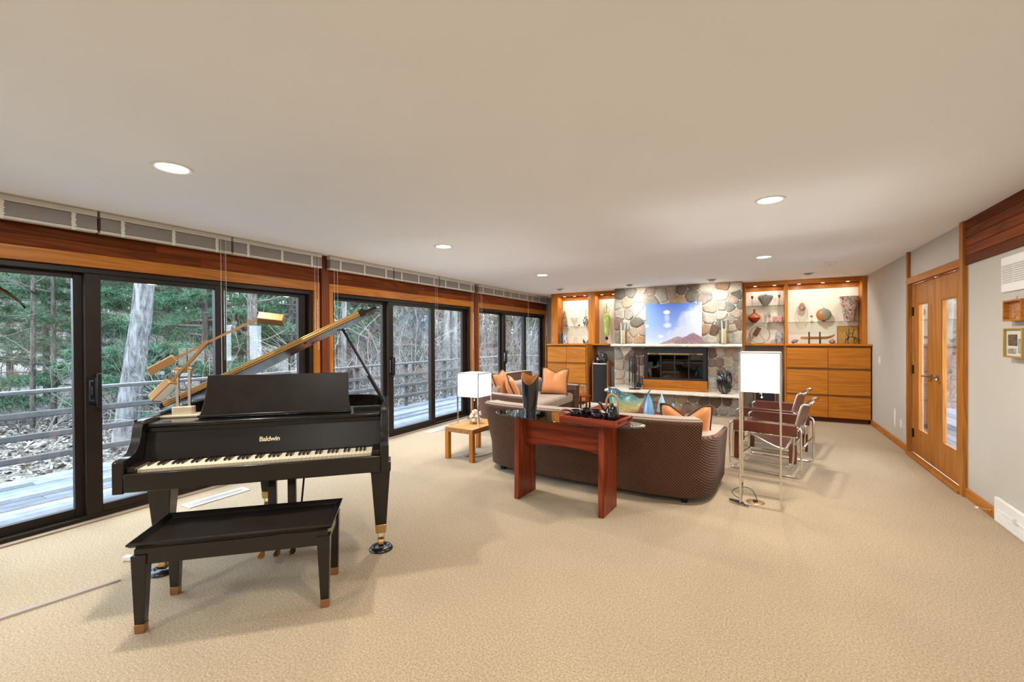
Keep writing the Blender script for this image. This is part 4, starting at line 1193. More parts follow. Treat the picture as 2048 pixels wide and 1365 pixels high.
MB().lathe([(.016,.1345),(.014,.140),(.008,.144),(.010,.152),(.001,.156)], 16).build('lid_knob', m_glaze, Tp, smooth=50)
MB().tube(smoothpath([(-.048,0,.085),(-.072,0,.105),(-.088,0,.140),(-.108,0,.155)],2), .010, 8).build('spout', m_glaze, Tp, smooth=180)
MB().tube(smoothpath([(-.044,0,.115),(-.048,0,.175),(-.022,0,.222),(.022,0,.222),(.048,0,.175),(.044,0,.115)],2), .0085, 8).build('handle', mat('amber_cane', (.48,.24,.07), .35), Tp, smooth=180)

# ---- oak side table with box lamp and bowl of shells
m_stoak = wood('side_table_oak', (.30,.125,.03), (.47,.22,.065), 'y', 10)
St = thing('side_table', 'small square-legged oak side table at the left end of the sofa', 'table', (-3.02, 4.52, 0), R(-3))
MB().box(-.205,.205,-.33,.33,.325,.38).build('top', m_stoak, St, bevel=.003)
for sx in (-1,1):
    for sy in (-1,1):
        MB().box(sx*.205-(.052 if sx>0 else 0), sx*.205+(.052 if sx<0 else 0), sy*.33-(.052 if sy>0 else 0), sy*.33+(.052 if sy<0 else 0), 0, .3245).build('leg', m_oak_z, St, bevel=.003)
m_shade = emis('lamp_shade_lit', (1.0,.97,.92), 3.2)
def box_lamp(name, label, loc, w, h, z0, z1, rz=0, floor=False):
    o = thing(name, label, 'lamp', loc, rz, None)
    q = w/2; t = .0075
    for sx in (-1,1):
        for sy in (-1,1):
            MB().box(sx*q-t, sx*q+t, sy*q-t, sy*q+t, .0005, h).build('post', m_chrome, o, bevel=.0015)
    br = [((-q,-q),(q,-q)),((-q,q),(q,q)),((-q,-q),(-q,q)),((q,-q),(q,q))]
    for (a, b) in br:
        MB().bar((a[0],a[1],h-.006),(b[0],b[1],h-.006),.010,.010).build('top_bar', m_chrome, o)
        if floor: MB().bar((a[0],a[1],.0065),(b[0],b[1],.0065),.012,.010).build('base_bar', m_chrome, o)
    s = q-.004
    sh = MB()
    ring = rrect(-s, s, -s, s, .012, 3); ringi = rrect(-s+.003, s-.003, -s+.003, s-.003, .010, 3)
    sh.loft([[(a,b,z0) for a,b in ring],[(a,b,z1) for a,b in ring],[(a,b,z1) for a,b in ringi],[(a,b,z0) for a,b in ringi],[(a,b,z0) for a,b in ring]], caps=False)
    sh.build('shade', m_shade, o)
    MB().bar((-s+.004,0,z1-.02),(s-.004,0,z1-.02),.006,.004).bar((0,-s+.004,z1-.0245),(0,s-.004,z1-.0245),.006,.004).build('spider', m_chrome, o)
    MB().cyl((0,0,z1-.02),(0,0,z0-.03),.008,n=10).build('lamp_stem', m_chrome, o)
    MB().cyl((.01,-.02,z0+.05),(.01,-.02,z0-.05),.0015,n=5).ball((.01,-.02,z0-.055),.008,8,6).build('pull_chain', m_white, o)
    point('shade_lamp', (0,0,(z0+z1)/2-.02), .05, 14.0, WARM, o)
    return o
box_lamp('table_lamp', 'square lit box lamp on thin chrome posts standing on the oak side table', (-3.065, 4.575, .3805), .30, .625, .335, .612)
box_lamp('floor_lamp', 'tall lit floor lamp with square white shade on a chrome frame', (.04, 4.345, 0), .295, 1.30, .965, 1.288, R(-2), True)
Bo = thing('glass_bowl', 'clear glass bowl of shells on the oak side table under the lamp', 'bowl', (-3.03, 4.53, .3805))
MB().lathe([(.001,.0005),(.060,.0005),(.085,.03),(.092,.075),(.088,.095),(.084,.095),(.088,.073),(.080,.033),(.055,.008),(.001,.006)], 28).build('glass', m_clear, Bo, smooth=50)
m_shell = mat('shell', (.68,.52,.38), .5, var=.25, scale=25)
rs_ = random.Random(21)
for i, (dx, dy, dz, s_) in enumerate([(-.036,.0,.045,.030),(.032,.025,.045,.030),(.01,-.036,.048,.030),(-.01,.036,.085,.032),(-.040,-.02,.100,.032),(.044,-.012,.095,.032),(.0,.0,.150,.036),(.045,.035,.128,.030),(-.05,.035,.130,.030)]):
    m_ = MB(Matrix.Rotation(rs_.uniform(0,6),4,'Z') @ Matrix.Rotation(rs_.uniform(-.8,.8),4,'X'))
    turns = 3.0; pts = []; rad_ = []
    for k in range(40):
        t = k/39; a = t*turns*2*PI; rr_ = s_*.55*(1-t)
        pts.append((rr_*math.cos(a), rr_*math.sin(a), -s_*.6+s_*1.6*t)); rad_.append(s_*.46*(1-t)+.002)
    m_.tube(pts, rad_, 8)
    for k in range(6):
        a = 2*PI*k/6; m_.cyl((s_*.6*math.cos(a), s_*.6*math.sin(a), -s_*.3),(s_*1.1*math.cos(a), s_*1.1*math.sin(a), -s_*.15), s_*.12, .001, 5)
    o = m_.build('seashell', m_shell, smooth=60, loc=(-3.03+dx, 4.53+dy, .3805+dz))
    tag(o, 'spiky cream seashell in the glass bowl on the side table', 'shell', 'shells in the glass bowl')
o = MB().tube(smoothpath([(0,0,.006),(.05,-.05,.006),(.12,-.06,.012),(.15,.0,.03),(.10,.05,.03),(.04,.02,.012),(.06,-.05,.012),(.14,-.08,.03),(.20,-.03,.05),(.17,.04,.03),(.10,.02,.010),(.14,-.03,.008),(.22,.0,.006),(.26,.30,.006)],2),.0035,6).build('lamp_cord', mat('cord_black', (.03,.03,.03), .5), loc=(-3.12,4.42,0), smooth=180)
tag(o, 'coiled dark lamp cord on the carpet under the oak side table', 'cord')

# ---- low table beyond the sofa with glass sculpture and cones
Ct = thing('coffee_table', 'low wooden coffee table between the long sofa and the hearth', 'table', (-1.45, 6.0, 0))
MB().box(-.62,.62,-.42,.42,.375,.42).build('top', m_cherry_x, Ct, bevel=.004)
for sx in (-1,1):
    for sy in (-1,1): MB().box(sx*.54-.03, sx*.54+.03, sy*.34-.03, sy*.34+.03, 0, .3745).build('leg', m_cherry, Ct, bevel=.003)
def wave_glass():
    # a broad folded shell of blue, green and amber glass
    nu, nv = 40, 14; vs = []; fs = []
    for i in range(nu):
        u = -1+2*i/(nu-1)
        for j in range(nv):
            v = j/(nv-1)
            x = u*(.15+.11*v)
            fold = math.sin(u*7.5+v*2.2)*.035*v
            top = .225 - .085*u + .018*math.sin(u*9)
            if u > .75: top += (u-.75)*.55
            z = .012 + top*v**.9
            y = -.10 + .20*v*v + fold - .05*(1-u*u)
            vs.append((x, y, z))
    for i in range(nu-1):
        for j in range(nv-1): fs.append((i*nv+j, (i+1)*nv+j, (i+1)*nv+j+1, i*nv+j+1))
    return vs, fs
def wave_mat():
    m, nt, b = _base('wave_glass')
    tc = nt.nodes.new('ShaderNodeTexCoord'); sx = nt.nodes.new('ShaderNodeSeparateXYZ'); nt.links.new(tc.outputs['Object'], sx.inputs[0])
    v = _coords(nt, (1,1,2.5)); n = _noise(nt, v, 9, 4, .6, 2)
    a = nt.nodes.new('ShaderNodeMath'); a.operation = 'MULTIPLY_ADD'; a.inputs[1].default_value = 3.4; nt.links.new(sx.outputs['Z'], a.inputs[0])
    k = nt.nodes.new('ShaderNodeMath'); k.operation = 'MULTIPLY_ADD'; k.inputs[1].default_value = .9; k.inputs[2].default_value = -.42; nt.links.new(n.outputs['Fac'], k.inputs[0])
    nt.links.new(k.outputs[0], a.inputs[2])
    r = _ramp(nt, a.outputs[0], [(.0,(.62,.52,.34)),(.28,(.50,.40,.12)),(.45,(.30,.34,.16)),(.62,(.10,.30,.26)),(.85,(.02,.10,.13))])
    nt.links.new(r.outputs['Color'], b.inputs['Base Color']); b.inputs['Roughness'].default_value = .07; b.inputs['Coat Weight'].default_value = .6
    b.inputs['Alpha'].default_value = .82
    _bump(nt, n.outputs['Fac'], b, .5, .02); return m
vs, fs = wave_glass()
o = MB()._add(vs, fs).build('glass_wave_sculpture', wave_mat(), smooth=180, loc=(-1.525, 5.98, .4205))
sm = o.modifiers.new('solid', 'SOLIDIFY'); sm.thickness = .012; sm.offset = 0
o.scale = (1.12,1,1.02)
tag(o, 'wavy blue, green and amber glass sculpture on the low table', 'sculpture')
def cone(x, y, r, h, col, label, n=5, group='blue glass cones on the low table'):
    o = thing('glass_cone', label, 'glass sculpture', (x, y, .4205), 0, group)
    MB().lathe([(r,.008),(r*.97,h*.15),(r*.62,h*.6),(.001,h)], 20).build('spire', tglass('cone_glass_%s' % label.split()[0], [(.3, mul(col,.75)), (.7, mul(col,1.2))], 6, .92), o, smooth=40)
    MB().lathe([(r*1.05,.0005),(r*1.05,.0075),(.001,.0075)], 20).build('foot', m_clear, o, smooth=40)
cone(-1.225, 5.93, .072, .275, (.20,.47,.78), 'tall blue glass cone on the low table, left of its pair')
cone(-1.095, 6.12, .066, .255, (.52,.75,.86), 'pale blue glass cone on the low table, right of its pair')
for i, wh in enumerate(('first', 'second', 'third', 'fourth')):
    o = MB().lathe([(.015,.0005),(.015,.12+.02*(i % 2)),(.004,.14+.02*(i % 2)),(.001,.14+.02*(i % 2))], 12).build('glass_tube', bpy.data.materials['cone_glass_tall'], smooth=40, loc=(-1.03+i*.034, 5.95+.012*(i % 2), .4205))
    tag(o, 'short blue glass tube on the low table, %s from the cones' % wh, 'glass sculpture', 'short blue glass tubes')

# ---- chrome and leather club chairs
m_leather = mat('cognac_leather', (.105,.024,.009), .36, var=.25, scale=6, coat=.15)
def strap(a0, a1, b0, b1, t=.006):
    # quad sheet with thickness: corners a0-a1 (one edge), b0-b1 (other edge)
    a0, a1, b0, b1 = map(Vector, (a0, a1, b0, b1)); nrm = (a1-a0).cross(b0-a0).normalized()*t/2
    m_ = MB(); n = 6; vs = []
    for s_ in (1,-1):
        for i in range(n+1):
            f = i/n; p = a0.lerp(b0, f) + nrm*s_; q = a1.lerp(b1, f) + nrm*s_
            sag = -.012*math.sin(PI*f)
            vs += [p+Vector((0,0,sag)), q+Vector((0,0,sag))]
    fs = []; o = 2*(n+1)
    for i in range(n):
        fs.append((2*i,2*i+1,2*i+3,2*i+2)); fs.append((o+2*i,o+2*i+2,o+2*i+3,o+2*i+1))
        fs.append((2*i,2*i+2,o+2*i+2,o+2*i)); fs.append((2*i+1,o+2*i+1,o+2*i+3,2*i+3))
    fs.append((0,o,o+1,1)); fs.append((2*n,2*n+1,o+2*n+1,o+2*n))
    return m_._add(vs, fs)
def club_chair(label, loc, rz):
    o = thing('club_chair', label, 'chair', loc, rz, 'chrome and leather club chairs')
    r_ = .0115; D0, D1 = -.33, .33; Wd = .385
    for sy in (-1,1):
        y = sy*Wd
        loop = [(D0,y,.0125),(D1,y,.0125),(D1,y,.52),(D0,y,.52)]
        c = []
        for i, p in enumerate(loop):
            p = Vector(p); a = Vector(loop[i-1]); b = Vector(loop[(i+1) % 4])
            for t in range(6):
                f = t/5; q1 = p+(a-p).normalized()*.06*(1-f); q2 = p+(b-p).normalized()*.06*f
                c.append(q1.lerp(q2, f))
        MB().tube(c, r_, 8, closed=True).build('side_frame', m_chrome, o, smooth=180)
        MB().tube([(D0+.03,y,.415),(D1-.03,y,.415)], r_*.85, 8).build('lower_arm_bar', m_chrome, o, smooth=180)
        MB().box(D0+.035, D1-.035, y-.016, y+.016, .418, .536).build('arm_strap', m_leather, o, bevel=.010, seg=3)
        # inner frame that carries seat and back
        yi = sy*(Wd-.055)
        MB().tube(smoothpath([(D0+.02,yi,.09),(D0+.02,yi,.43),(D0+.06,yi,.452),(.16,yi,.25),(.22,yi,.30),(.315,yi,.70),(.335,yi,.745),(.385,yi,.745)],2), r_, 8).build('seat_frame', m_chrome, o, smooth=180)
        MB().tube(smoothpath([(D0+.02,yi,.09),(.20,yi,.09),(.255,yi,.11),(.26,yi,.43)],2), r_, 8).build('seat_support', m_chrome, o, smooth=180)
        MB().tube([(D0,y,.12),(D0+.02,yi,.12)], r_*.8, 6).build('frame_link', m_chrome, o)
        MB().box(.215, .285, yi-.006, yi+.006, .13, .33).build('leather_gusset', m_leather, o, bevel=.003)
        MB().box(D0+.03, D0+.075, yi-.006, yi+.006, .10, .42).build('leather_gusset', m_leather, o, bevel=.003)
    yb = Wd-.055
    MB().tube([(.385,-yb,.745),(.385,yb,.745)], r_, 8).build('back_bar', m_chrome, o, smooth=180)
    for x_, z_ in ((D0+.02,.09),(.20,.09),(D1,.30)):
        MB().tube([(x_,-yb if x_ < .3 else -Wd, z_),(x_,yb if x_ < .3 else Wd,z_)], r_*.9, 8).build('cross_bar', m_chrome, o, smooth=180)
    strap((D0+.06,-yb+.02,.462),(D0+.06,yb-.02,.462),(.15,-yb+.02,.265),(.15,yb-.02,.265)).build('seat_sling', m_leather, o, smooth=40)
    strap((.262,-yb-.004,.47),(.262,yb+.004,.47),(.325,-yb-.004,.735),(.325,yb+.004,.735)).build('back_sling', m_leather, o, smooth=40)
    strap((.205,-yb-.004,.275),(.205,yb+.004,.275),(.238,-yb-.004,.37),(.238,yb+.004,.37)).build('lumbar_strap', m_leather, o, smooth=40)
    return o
club_chair('chrome and brown leather club chair behind the floor lamp, nearer of two', (.165, 5.67, 0), R(-13))
club_chair('chrome and brown leather club chair nearer the hearth, farther of two', (.20, 6.66, 0), R(-13))

# ---- floor outlet and cord at the floor lamp
o = thing('floor_outlet', 'round brass floor outlet in the carpet between the floor lamp posts', 'outlet', (.0, 4.33, 0))
MB().lathe([(.001,.006),(.045,.006),(.066,.004),(.072,.0005)], 28).build('cover', mat('aged_brass', (.34,.22,.09), .4, .8), o, smooth=40)
MB().box(-.018,.018,-.012,.012,.0062,.022).build('plug', m_black, o, bevel=.004)
o = MB().tube(smoothpath([(.012,0,.018),(-.02,.01,.10),(-.10,.0,.12),(-.19,-.03,.075),(-.16,-.05,.04),(-.12,-.07,.035),(-.105,-.10,.012),(-.09,-.14,.007),(-.05,-.16,.006)],2),.0032,6).tube(smoothpath([(-.20,-.05,.008),(-.14,-.09,.018),(-.08,-.10,.012),(-.10,-.15,.010),(-.17,-.11,.016),(-.21,-.07,.01),(-.13,-.12,.02),(-.05,-.17,.008)],2),.005,6).build('lamp_cord', bpy.data.materials['cord_black'], loc=(.0,4.33,.005), smooth=180)
tag(o, 'dark cord looping from the floor outlet to a bundle beside the floor lamp', 'cord')

# ================================================================== hearth wall
YS = 9.0           # face of the stone
SX0, SX1 = -2.555, -.205
YBK = 9.30         # face of the shelving
YCB = 8.92         # face of the cabinets
def clip(poly, p, nrm):
    out = []
    for i in range(len(poly)):
        a, b = poly[i], poly[(i+1) % len(poly)]
        da = (a[0]-p[0])*nrm[0] + (a[1]-p[1])*nrm[1]; db = (b[0]-p[0])*nrm[0] + (b[1]-p[1])*nrm[1]
        if da <= 0: out.append(a)
        if da*db < 0:
            t = da/(da-db); out.append((a[0]+(b[0]-a[0])*t, a[1]+(b[1]-a[1])*t))
    return out
def cells(seeds, box):
    x0, x1, z0, z1 = box; res = []
    for i, s_ in enumerate(seeds):
        poly = [(x0,z0),(x1,z0),(x1,z1),(x0,z1)]
        for j, t in enumerate(seeds):
            if i == j or not poly: continue
            m_ = ((s_[0]+t[0])/2, (s_[1]+t[1])/2); poly = clip(poly, m_, (t[0]-s_[0], t[1]-s_[1]))
        res.append(poly)
    return res
def stone_mat(name, c, k=.28):
    m, nt, b = _base(name)
    v = _coords(nt); n = _noise(nt, v, 26, 6, .72, .4); n2 = _noise(nt, v, 5, 3)
    r = _ramp(nt, n.outputs['Fac'], [(.30, mul(c,1-k)), (.52, c), (.72, mul(c,1+k))])
    r2 = _ramp(nt, n2.outputs['Fac'], [(.35, (.82,.80,.78)), (.65, (1.08,1.06,1.02))])
    mx = nt.nodes.new('ShaderNodeMix'); mx.data_type = 'RGBA'; mx.blend_type = 'MULTIPLY'; mx.inputs[0].default_value = 1
    nt.links.new(r.outputs['Color'], mx.inputs[6]); nt.links.new(r2.outputs['Color'], mx.inputs[7])
    nt.links.new(mx.outputs[2], b.inputs['Base Color']); b.inputs['Roughness'].default_value = .85; b.inputs['Specular IOR Level'].default_value = .25
    _bump(nt, n.outputs['Fac'], b, .55, .02); return m
SM = {'dg': stone_mat('stone_dark_grey', (.185,.172,.142)), 'g': stone_mat('stone_grey', (.30,.28,.238)), 'lg': stone_mat('stone_light_grey', (.43,.40,.34)),
      'cr': stone_mat('stone_cream', (.60,.535,.44), .14), 'tn': stone_mat('stone_tan', (.42,.345,.255)), 'pk': stone_mat('stone_pink', (.43,.33,.265)),
      'or': stone_mat('stone_orange', (.38,.25,.155)), 'br': stone_mat('stone_brown', (.22,.15,.11)), 'db': stone_mat('stone_dark_brown', (.13,.085,.06)), 'gg': stone_mat('stone_green_grey', (.19,.20,.175))}
m_mortar = mat('mortar', (.54,.49,.42), .95, var=.12, scale=14, bump=.5, bscale=60)
Fp = thing('stone_fireplace', 'floor to ceiling fieldstone fireplace between the oak shelves', 'fireplace', (0, YS, 0))
FB = (-1.955, -.775, .405, 1.235)       # firebox opening
bb = MB().box(SX0, SX1, .028, 1.1, 1.235, CH-.002).box(SX0, FB[0], .028, 1.1, 0, 1.235).box(FB[1], SX1, .028, 1.1, 0, 1.235).box(FB[0], FB[1], .028, 1.1, 0, .405)
bb.build('mortar_core', m_mortar, Fp)
def stone(poly, mkey, nm='stone', ydir=-1, bulge=.024, y0=0.03, rg=random.Random(1), gap=.0055, parent=Fp, xf=None):
    if len(poly) < 3: return
    cx = sum(p[0] for p in poly)/len(poly); cz = sum(p[1] for p in poly)/len(poly)
    # inset then round the corners
    q = []
    for (x, z) in poly:
        d = math.hypot(x-cx, z-cz); k = max(.3, 1-gap*1.35/max(d, .02))
        q.append((cx+(x-cx)*k, cz+(z-cz)*k))
    pts = []
    for i, (x, z) in enumerate(q):
        for (x2, z2), near in ((q[i-1], True), (q[(i+1) % len(q)], False)):
            L_ = math.hypot(x2-x, z2-z); t = min(.34, rg.uniform(.014,.030)/max(L_, 1e-4))
            pts.append((x+(x2-x)*t, z+(z2-z)*t))
            if not near and L_ > .09: pts.append((x+(x2-x)*.5+rg.uniform(-.006,.006), z+(z2-z)*.5+rg.uniform(-.006,.006)))
    n = len(pts); pr_ = bulge*rg.uniform(.75,1.25)
    rings = []
    for k, y in ((1.0, y0), (.99, y0-pr_*.65), (.93, y0-pr_*.95), (.55, y0-pr_*1.0)):
        rings.append([(cx+(a-cx)*k, y + (rg.uniform(-.003,.003) if k < .95 else 0), cz+(b-cz)*k) for a, b in pts])
    m_ = MB().loft(rings, caps=False)
    m_._add(rings[-1], [tuple(range(n))])
    if xf: m_.v = [xf @ p for p in m_.v]
    return m_.build(nm, SM[mkey], parent, smooth=50)
# seeds measured from the photograph: (x, z) on the wall face and the stone's colour
def cA(cx, cy):     # crop A of the photograph to wall coordinates
    px, py = 1220+cx/7.314, 560+cy/7.314
    t = (px-1024)/880.0; s_ = -(py-682.5)/880.0
    dx = .87536272*t + .0023086*s_ - .48346125; dy = .48342817*t + .00845502*s_ + .8753432; dz = -.00610849*t + .99996159*s_ - .00628517
    k = YS/dy; return dx*k, 1.43+dz*k
up = [(150,215,'dg'),(315,180,'g'),(420,240,'cr'),(470,140,'cr'),(580,165,'pk'),(745,210,'lg'),(900,165,'tn'),(1030,150,'br'),(1190,205,'dg'),(1220,75,'br'),(1000,290,'or'),(600,310,'g'),
      (235,340,'tn'),(105,365,'lg'),(400,430,'cr'),(155,490,'lg'),(262,480,'g'),(385,630,'dg'),(115,640,'br'),(205,680,'lg'),(120,850,'g'),(345,770,'tn'),(465,745,'pk'),(425,870,'or'),(250,850,'tn'),
      (480,500,'cr'),(1385,250,'g'),(1620,230,'cr'),(1400,100,'cr'),(1660,65,'or'),(1840,110,'cr'),(1875,225,'dg'),(1815,305,'pk'),(1915,365,'gg'),(1485,405,'pk'),(1760,385,'gg'),(1640,380,'pk'),
      (1845,490,'pk'),(1440,560,'lg'),(1625,520,'lg'),(1760,600,'g'),(1885,635,'br'),(1510,740,'db'),(1640,650,'dg'),(1400,720,'or'),(1770,695,'tn'),(1830,840,'lg'),(1460,880,'lg'),(1650,830,'tn'),
      (640,480,'g'),(820,450,'tn'),(1010,470,'lg'),(1210,450,'pk'),(620,650,'pk'),(790,640,'g'),(980,660,'or'),(1180,640,'cr'),(640,830,'tn'),(820,850,'lg'),(1020,840,'g'),(1210,830,'br'),(1290,560,'g')]
seeds = []; keys = []
for cx, cy, k in up:
    x, z = cA(cx, cy); seeds.append((x, z)); keys.append(k)
rgs = random.Random(9)
for poly, k in zip(cells(seeds, (SX0, SX1, 1.305, CH-.003)), keys): stone(poly, k, rg=rgs)
# below the mantel, left and right of the firebox
lowl = [(120,200,'g'),(215,160,'cr'),(300,240,'br'),(410,170,'db'),(440,310,'br'),(150,380,'tn'),(255,390,'g'),(345,430,'db'),(450,460,'pk'),(140,510,'tn'),(280,540,'lg'),(400,580,'br'),(150,650,'pk'),(290,660,'tn'),(455,650,'br')]
lowr = [(1490,200,'db'),(1620,170,'tn'),(1740,170,'or'),(1870,250,'g'),(1490,340,'br'),(1595,340,'br'),(1740,340,'tn'),(1880,400,'g'),(1500,470,'tn'),(1630,470,'br'),(1760,480,'g'),(1500,620,'lg'),(1640,620,'br'),(1760,640,'tn'),(1880,560,'pk'),(1870,700,'lg')]
for lst, x0, x1 in ((lowl, SX0, FB[0]-.002), (lowr, FB[1]+.002, SX1)):
    sd = []; ks = []
    for cx, cy, k in lst:
        x, z = cA(cx, cy+120*7.314); sd.append((x, z)); ks.append(k)
    for poly, k in zip(cells(sd, (x0, x1, .465, 1.238)), ks): stone(poly, k, rg=rgs)
# raised hearth: riser stones
HY = 8.80
MB().box(SX0-.06, SX1-.03, HY+.028-YS, .027, 0, .344).build('hearth_core', m_mortar, Fp)
sd = []; ks = []; x = SX0+.04
for i in range(12):
    for z, o_ in ((.09, 0), (.255, .09)):
        sd.append((SX0-.06+.10+.198*i+o_+rgs.uniform(-.05,.05), z+rgs.uniform(-.035,.035))); ks.append(rgs.choice(['br','tn','db','or','br','g']))
for poly, k in zip(cells(sd, (SX0-.06, SX1-.03, .003, .344)), ks): stone(poly, k, y0=HY+.03-YS, rg=rgs)
m_slab = mat('limestone_slab', (.62,.56,.47), .8, var=.14, scale=12, bump=.5, bscale=45)
def rough_slab(x0, x1, y0, y1, z0, z1, nm, rg):
    n = 44; rings = []
    for i in range(n+1):
        x = x0+(x1-x0)*i/n; e = .012*math.sin(i*1.7)+rg.uniform(-.008,.008)
        zc = rg.uniform(-.004,.004)
        rings.append([(x,y1,z0),(x,y0+.025+e,z0+rg.uniform(0,.006)),(x,y0+e,z0+(z1-z0)*.35+zc),(x,y0+.006+e,z0+(z1-z0)*.75+zc),(x,y0+.03+e,z1-.002),(x,y1,z1)])
    return MB().loft(rings).build(nm, m_slab, Fp, smooth=50)
rough_slab(SX0-.09, SX1-.005, 8.60-YS, .026, .346, .402, 'hearth_slab', rgs)
rough_slab(SX0-.015, SX1+.005, 8.79-YS, .026, 1.242, 1.302, 'mantel_shelf', rgs)
# firebox
m_fire = mat('firebox_black', (.006,.006,.006), .45)
MB().box(FB[0]+.0, FB[1], .45, .47, .405, 1.234).box(FB[0]+.0,FB[0]+.02,.03,.45,.405,1.234).box(FB[1]-.02,FB[1],.03,.45,.405,1.234).box(FB[0]+.02,FB[1]-.02,.03,.45,.405,.425).box(FB[0]+.02,FB[1]-.02,.03,.45,1.21,1.234).build('firebox_liner', m_fire, Fp)
fs_ = MB().box(FB[0]+.021,FB[0]+.075,-.03,.02,.60,1.228).box(FB[1]-.075,FB[1]-.021,-.03,.02,.60,1.228).box(FB[0]+.075,FB[1]-.075,-.03,.02,1.115,1.228).box(FB[0]+.075,FB[1]-.075,-.03,.02,.60,.625)
fs_.build('fire_surround', m_fire, Fp, bevel=.003)
MB().box(FB[0]+.08,FB[1]-.08,-.036,-.031,1.095,1.118).build('brass_track', m_brass, Fp)
for a, b in ((.12,.30),(.86,1.0)): MB().box(FB[0]+a,FB[0]+b,-.040,-.0365,1.098,1.112).build('track_slot', m_fire, Fp)
dw = (FB[1]-FB[0]-.15)/4
for i in range(4):
    a = FB[0]+.075+dw*i
    d = MB().box(a+.001,a+.012,-.022,-.008,.626,1.093).box(a+dw-.012,a+dw-.001,-.022,-.008,.626,1.093).box(a+.012,a+dw-.012,-.022,-.008,.626,.640).box(a+.012,a+dw-.012,-.022,-.008,1.079,1.093).build('fire_door', m_fire, Fp)
    MB().box(a+.012,a+dw-.012,-.017,-.013,.640,1.079).build('door_glass', pane_mat('smoked_glass_%d' % i, (.25,.22,.20), 2.2), d)
MB().box(FB[0]+.004,FB[1]-.004,-.075,-.001,.455,.598).build('wood_kick', m_oak, Fp, bevel=.004)
MB().box(FB[0]-.006,FB[1]+.006,-.115,-.001,.4035,.454).build('wood_ledge', m_oak, Fp, bevel=.006)
for i, wh in enumerate(('front', 'middle', 'rear')):
    o = MB().tube([(-.37+.02*i,0,.05),(.37-.02*i,.01,.05)],.05,9).build('log', m_bark_p, smooth=60, loc=(-1.37, YS+.16+.11*i, .4255))
    tag(o, 'pale split log lying in the firebox behind the glass, %s one' % wh, 'log', 'logs in the firebox')

# ---- picture propped on the mantel
def picture_mat():
    m, nt, b = _base('volcano_print')
    tc = nt.nodes.new('ShaderNodeTexCoord'); sx = nt.nodes.new('ShaderNodeSeparateXYZ'); nt.links.new(tc.outputs['Object'], sx.inputs[0])
    X = sx.outputs['X']; Z = sx.outputs['Z']
    def mth(op, a, b_=None, c=None, clamp=False):
        n = nt.nodes.new('ShaderNodeMath'); n.operation = op; n.use_clamp = clamp
        for i, q in enumerate((a, b_, c)):
            if q is None: continue
            if isinstance(q, (int, float)): n.inputs[i].default_value = q
            else: nt.links.new(q, n.inputs[i])
        return n.outputs[0]
    def mixc(f, a, b_):
        n = nt.nodes.new('ShaderNodeMix'); n.data_type = 'RGBA'; nt.links.new(f, n.inputs[0])
        for i, q in ((6, a), (7, b_)):
            if isinstance(q, tuple): n.inputs[i].default_value = (*q, 1)
            else: nt.links.new(q, n.inputs[i])
        return n.outputs[2]
    nz = _noise(nt, tc.outputs['Object'], 4.5, 6, .6); nf = _noise(nt, tc.outputs['Object'], 30, 4, .7)
    # printed sky: deep blue above, pale near the ridge
    sky = _ramp(nt, mth('MULTIPLY_ADD', Z, 1.25, 0.0), [(.0,(.46,.55,.72)),(.45,(.21,.33,.68)),(1,(.09,.18,.56))]).outputs['Color']
    # cloud rising to the right
    edge = mth('SUBTRACT', mth('MULTIPLY_ADD', X, 1.15, .34), Z)
    cl = mth('MULTIPLY_ADD', mth('ADD', edge, mth('MULTIPLY_ADD', nz.outputs['Fac'], .9, -.45)), 4.0, .3, True)
    col = mixc(mth('MULTIPLY', cl, .82), sky, (.55,.59,.67))
    # plume with a round puff on the left
    def blob(cx, cz, rx, rz, soft):
        a = mth('DIVIDE', mth('SUBTRACT', X, cx), rx); c = mth('DIVIDE', mth('SUBTRACT', Z, cz), rz)
        d = mth('SQRT', mth('ADD', mth('MULTIPLY', a, a), mth('MULTIPLY', c, c)))
        return mth('MULTIPLY_ADD', mth('ADD', d, mth('MULTIPLY', nz.outputs['Fac'], .3)), -1/soft, 1.15/soft, True)
    col = mixc(mth('MULTIPLY', blob(-.11,.50,.065,.11,.6), .45), col, (.62,.70,.86))
    col = mixc(mth('MULTIPLY', blob(-.115,.615,.07,.045,.35), .85), col, (.80,.84,.92))
    col = mixc(mth('MULTIPLY', blob(-.10,.36,.09,.06,.6), .7), col, (.74,.80,.90))
    # two mountains
    def mount(cx, top, slope):
        return mth('MULTIPLY_ADD', mth('ADD', mth('SUBTRACT', mth('SUBTRACT', top, mth('MULTIPLY', mth('ABSOLUTE', mth('SUBTRACT', X, cx)), slope)), Z), mth('MULTIPLY_ADD', nf.outputs['Fac'], .06, -.03)), 60, .5, True)
    rock = _ramp(nt, nf.outputs['Fac'], [(.3,(.14,.075,.10)),(.7,(.36,.23,.27))]).outputs['Color']
    rock2 = _ramp(nt, nf.outputs['Fac'], [(.3,(.19,.11,.14)),(.7,(.42,.29,.33))]).outputs['Color']
    col = mixc(mount(.10,.150,.42), col, rock2)
    col = mixc(mount(.36,.215,.55), col, rock)
    nt.links.new(col, b.inputs['Base Color']); b.inputs['Roughness'].default_value = .25; b.inputs['Coat Weight'].default_value = .4
    return m
Pc = thing('landscape_picture', 'unframed blue sky and volcano landscape picture leaning on the mantel', 'picture', (-1.385, 8.895, 1.3025))
Mp = Matrix.Rotation(R(-3.6), 4, 'X')
MB(Mp).box(-.515,.515,0,.012,.0,.785).build('print', picture_mat(), Pc, bevel=.002)
MB(Mp).box(-.40,.40,.0125,.03,.10,.70).build('backing', m_white, Pc)

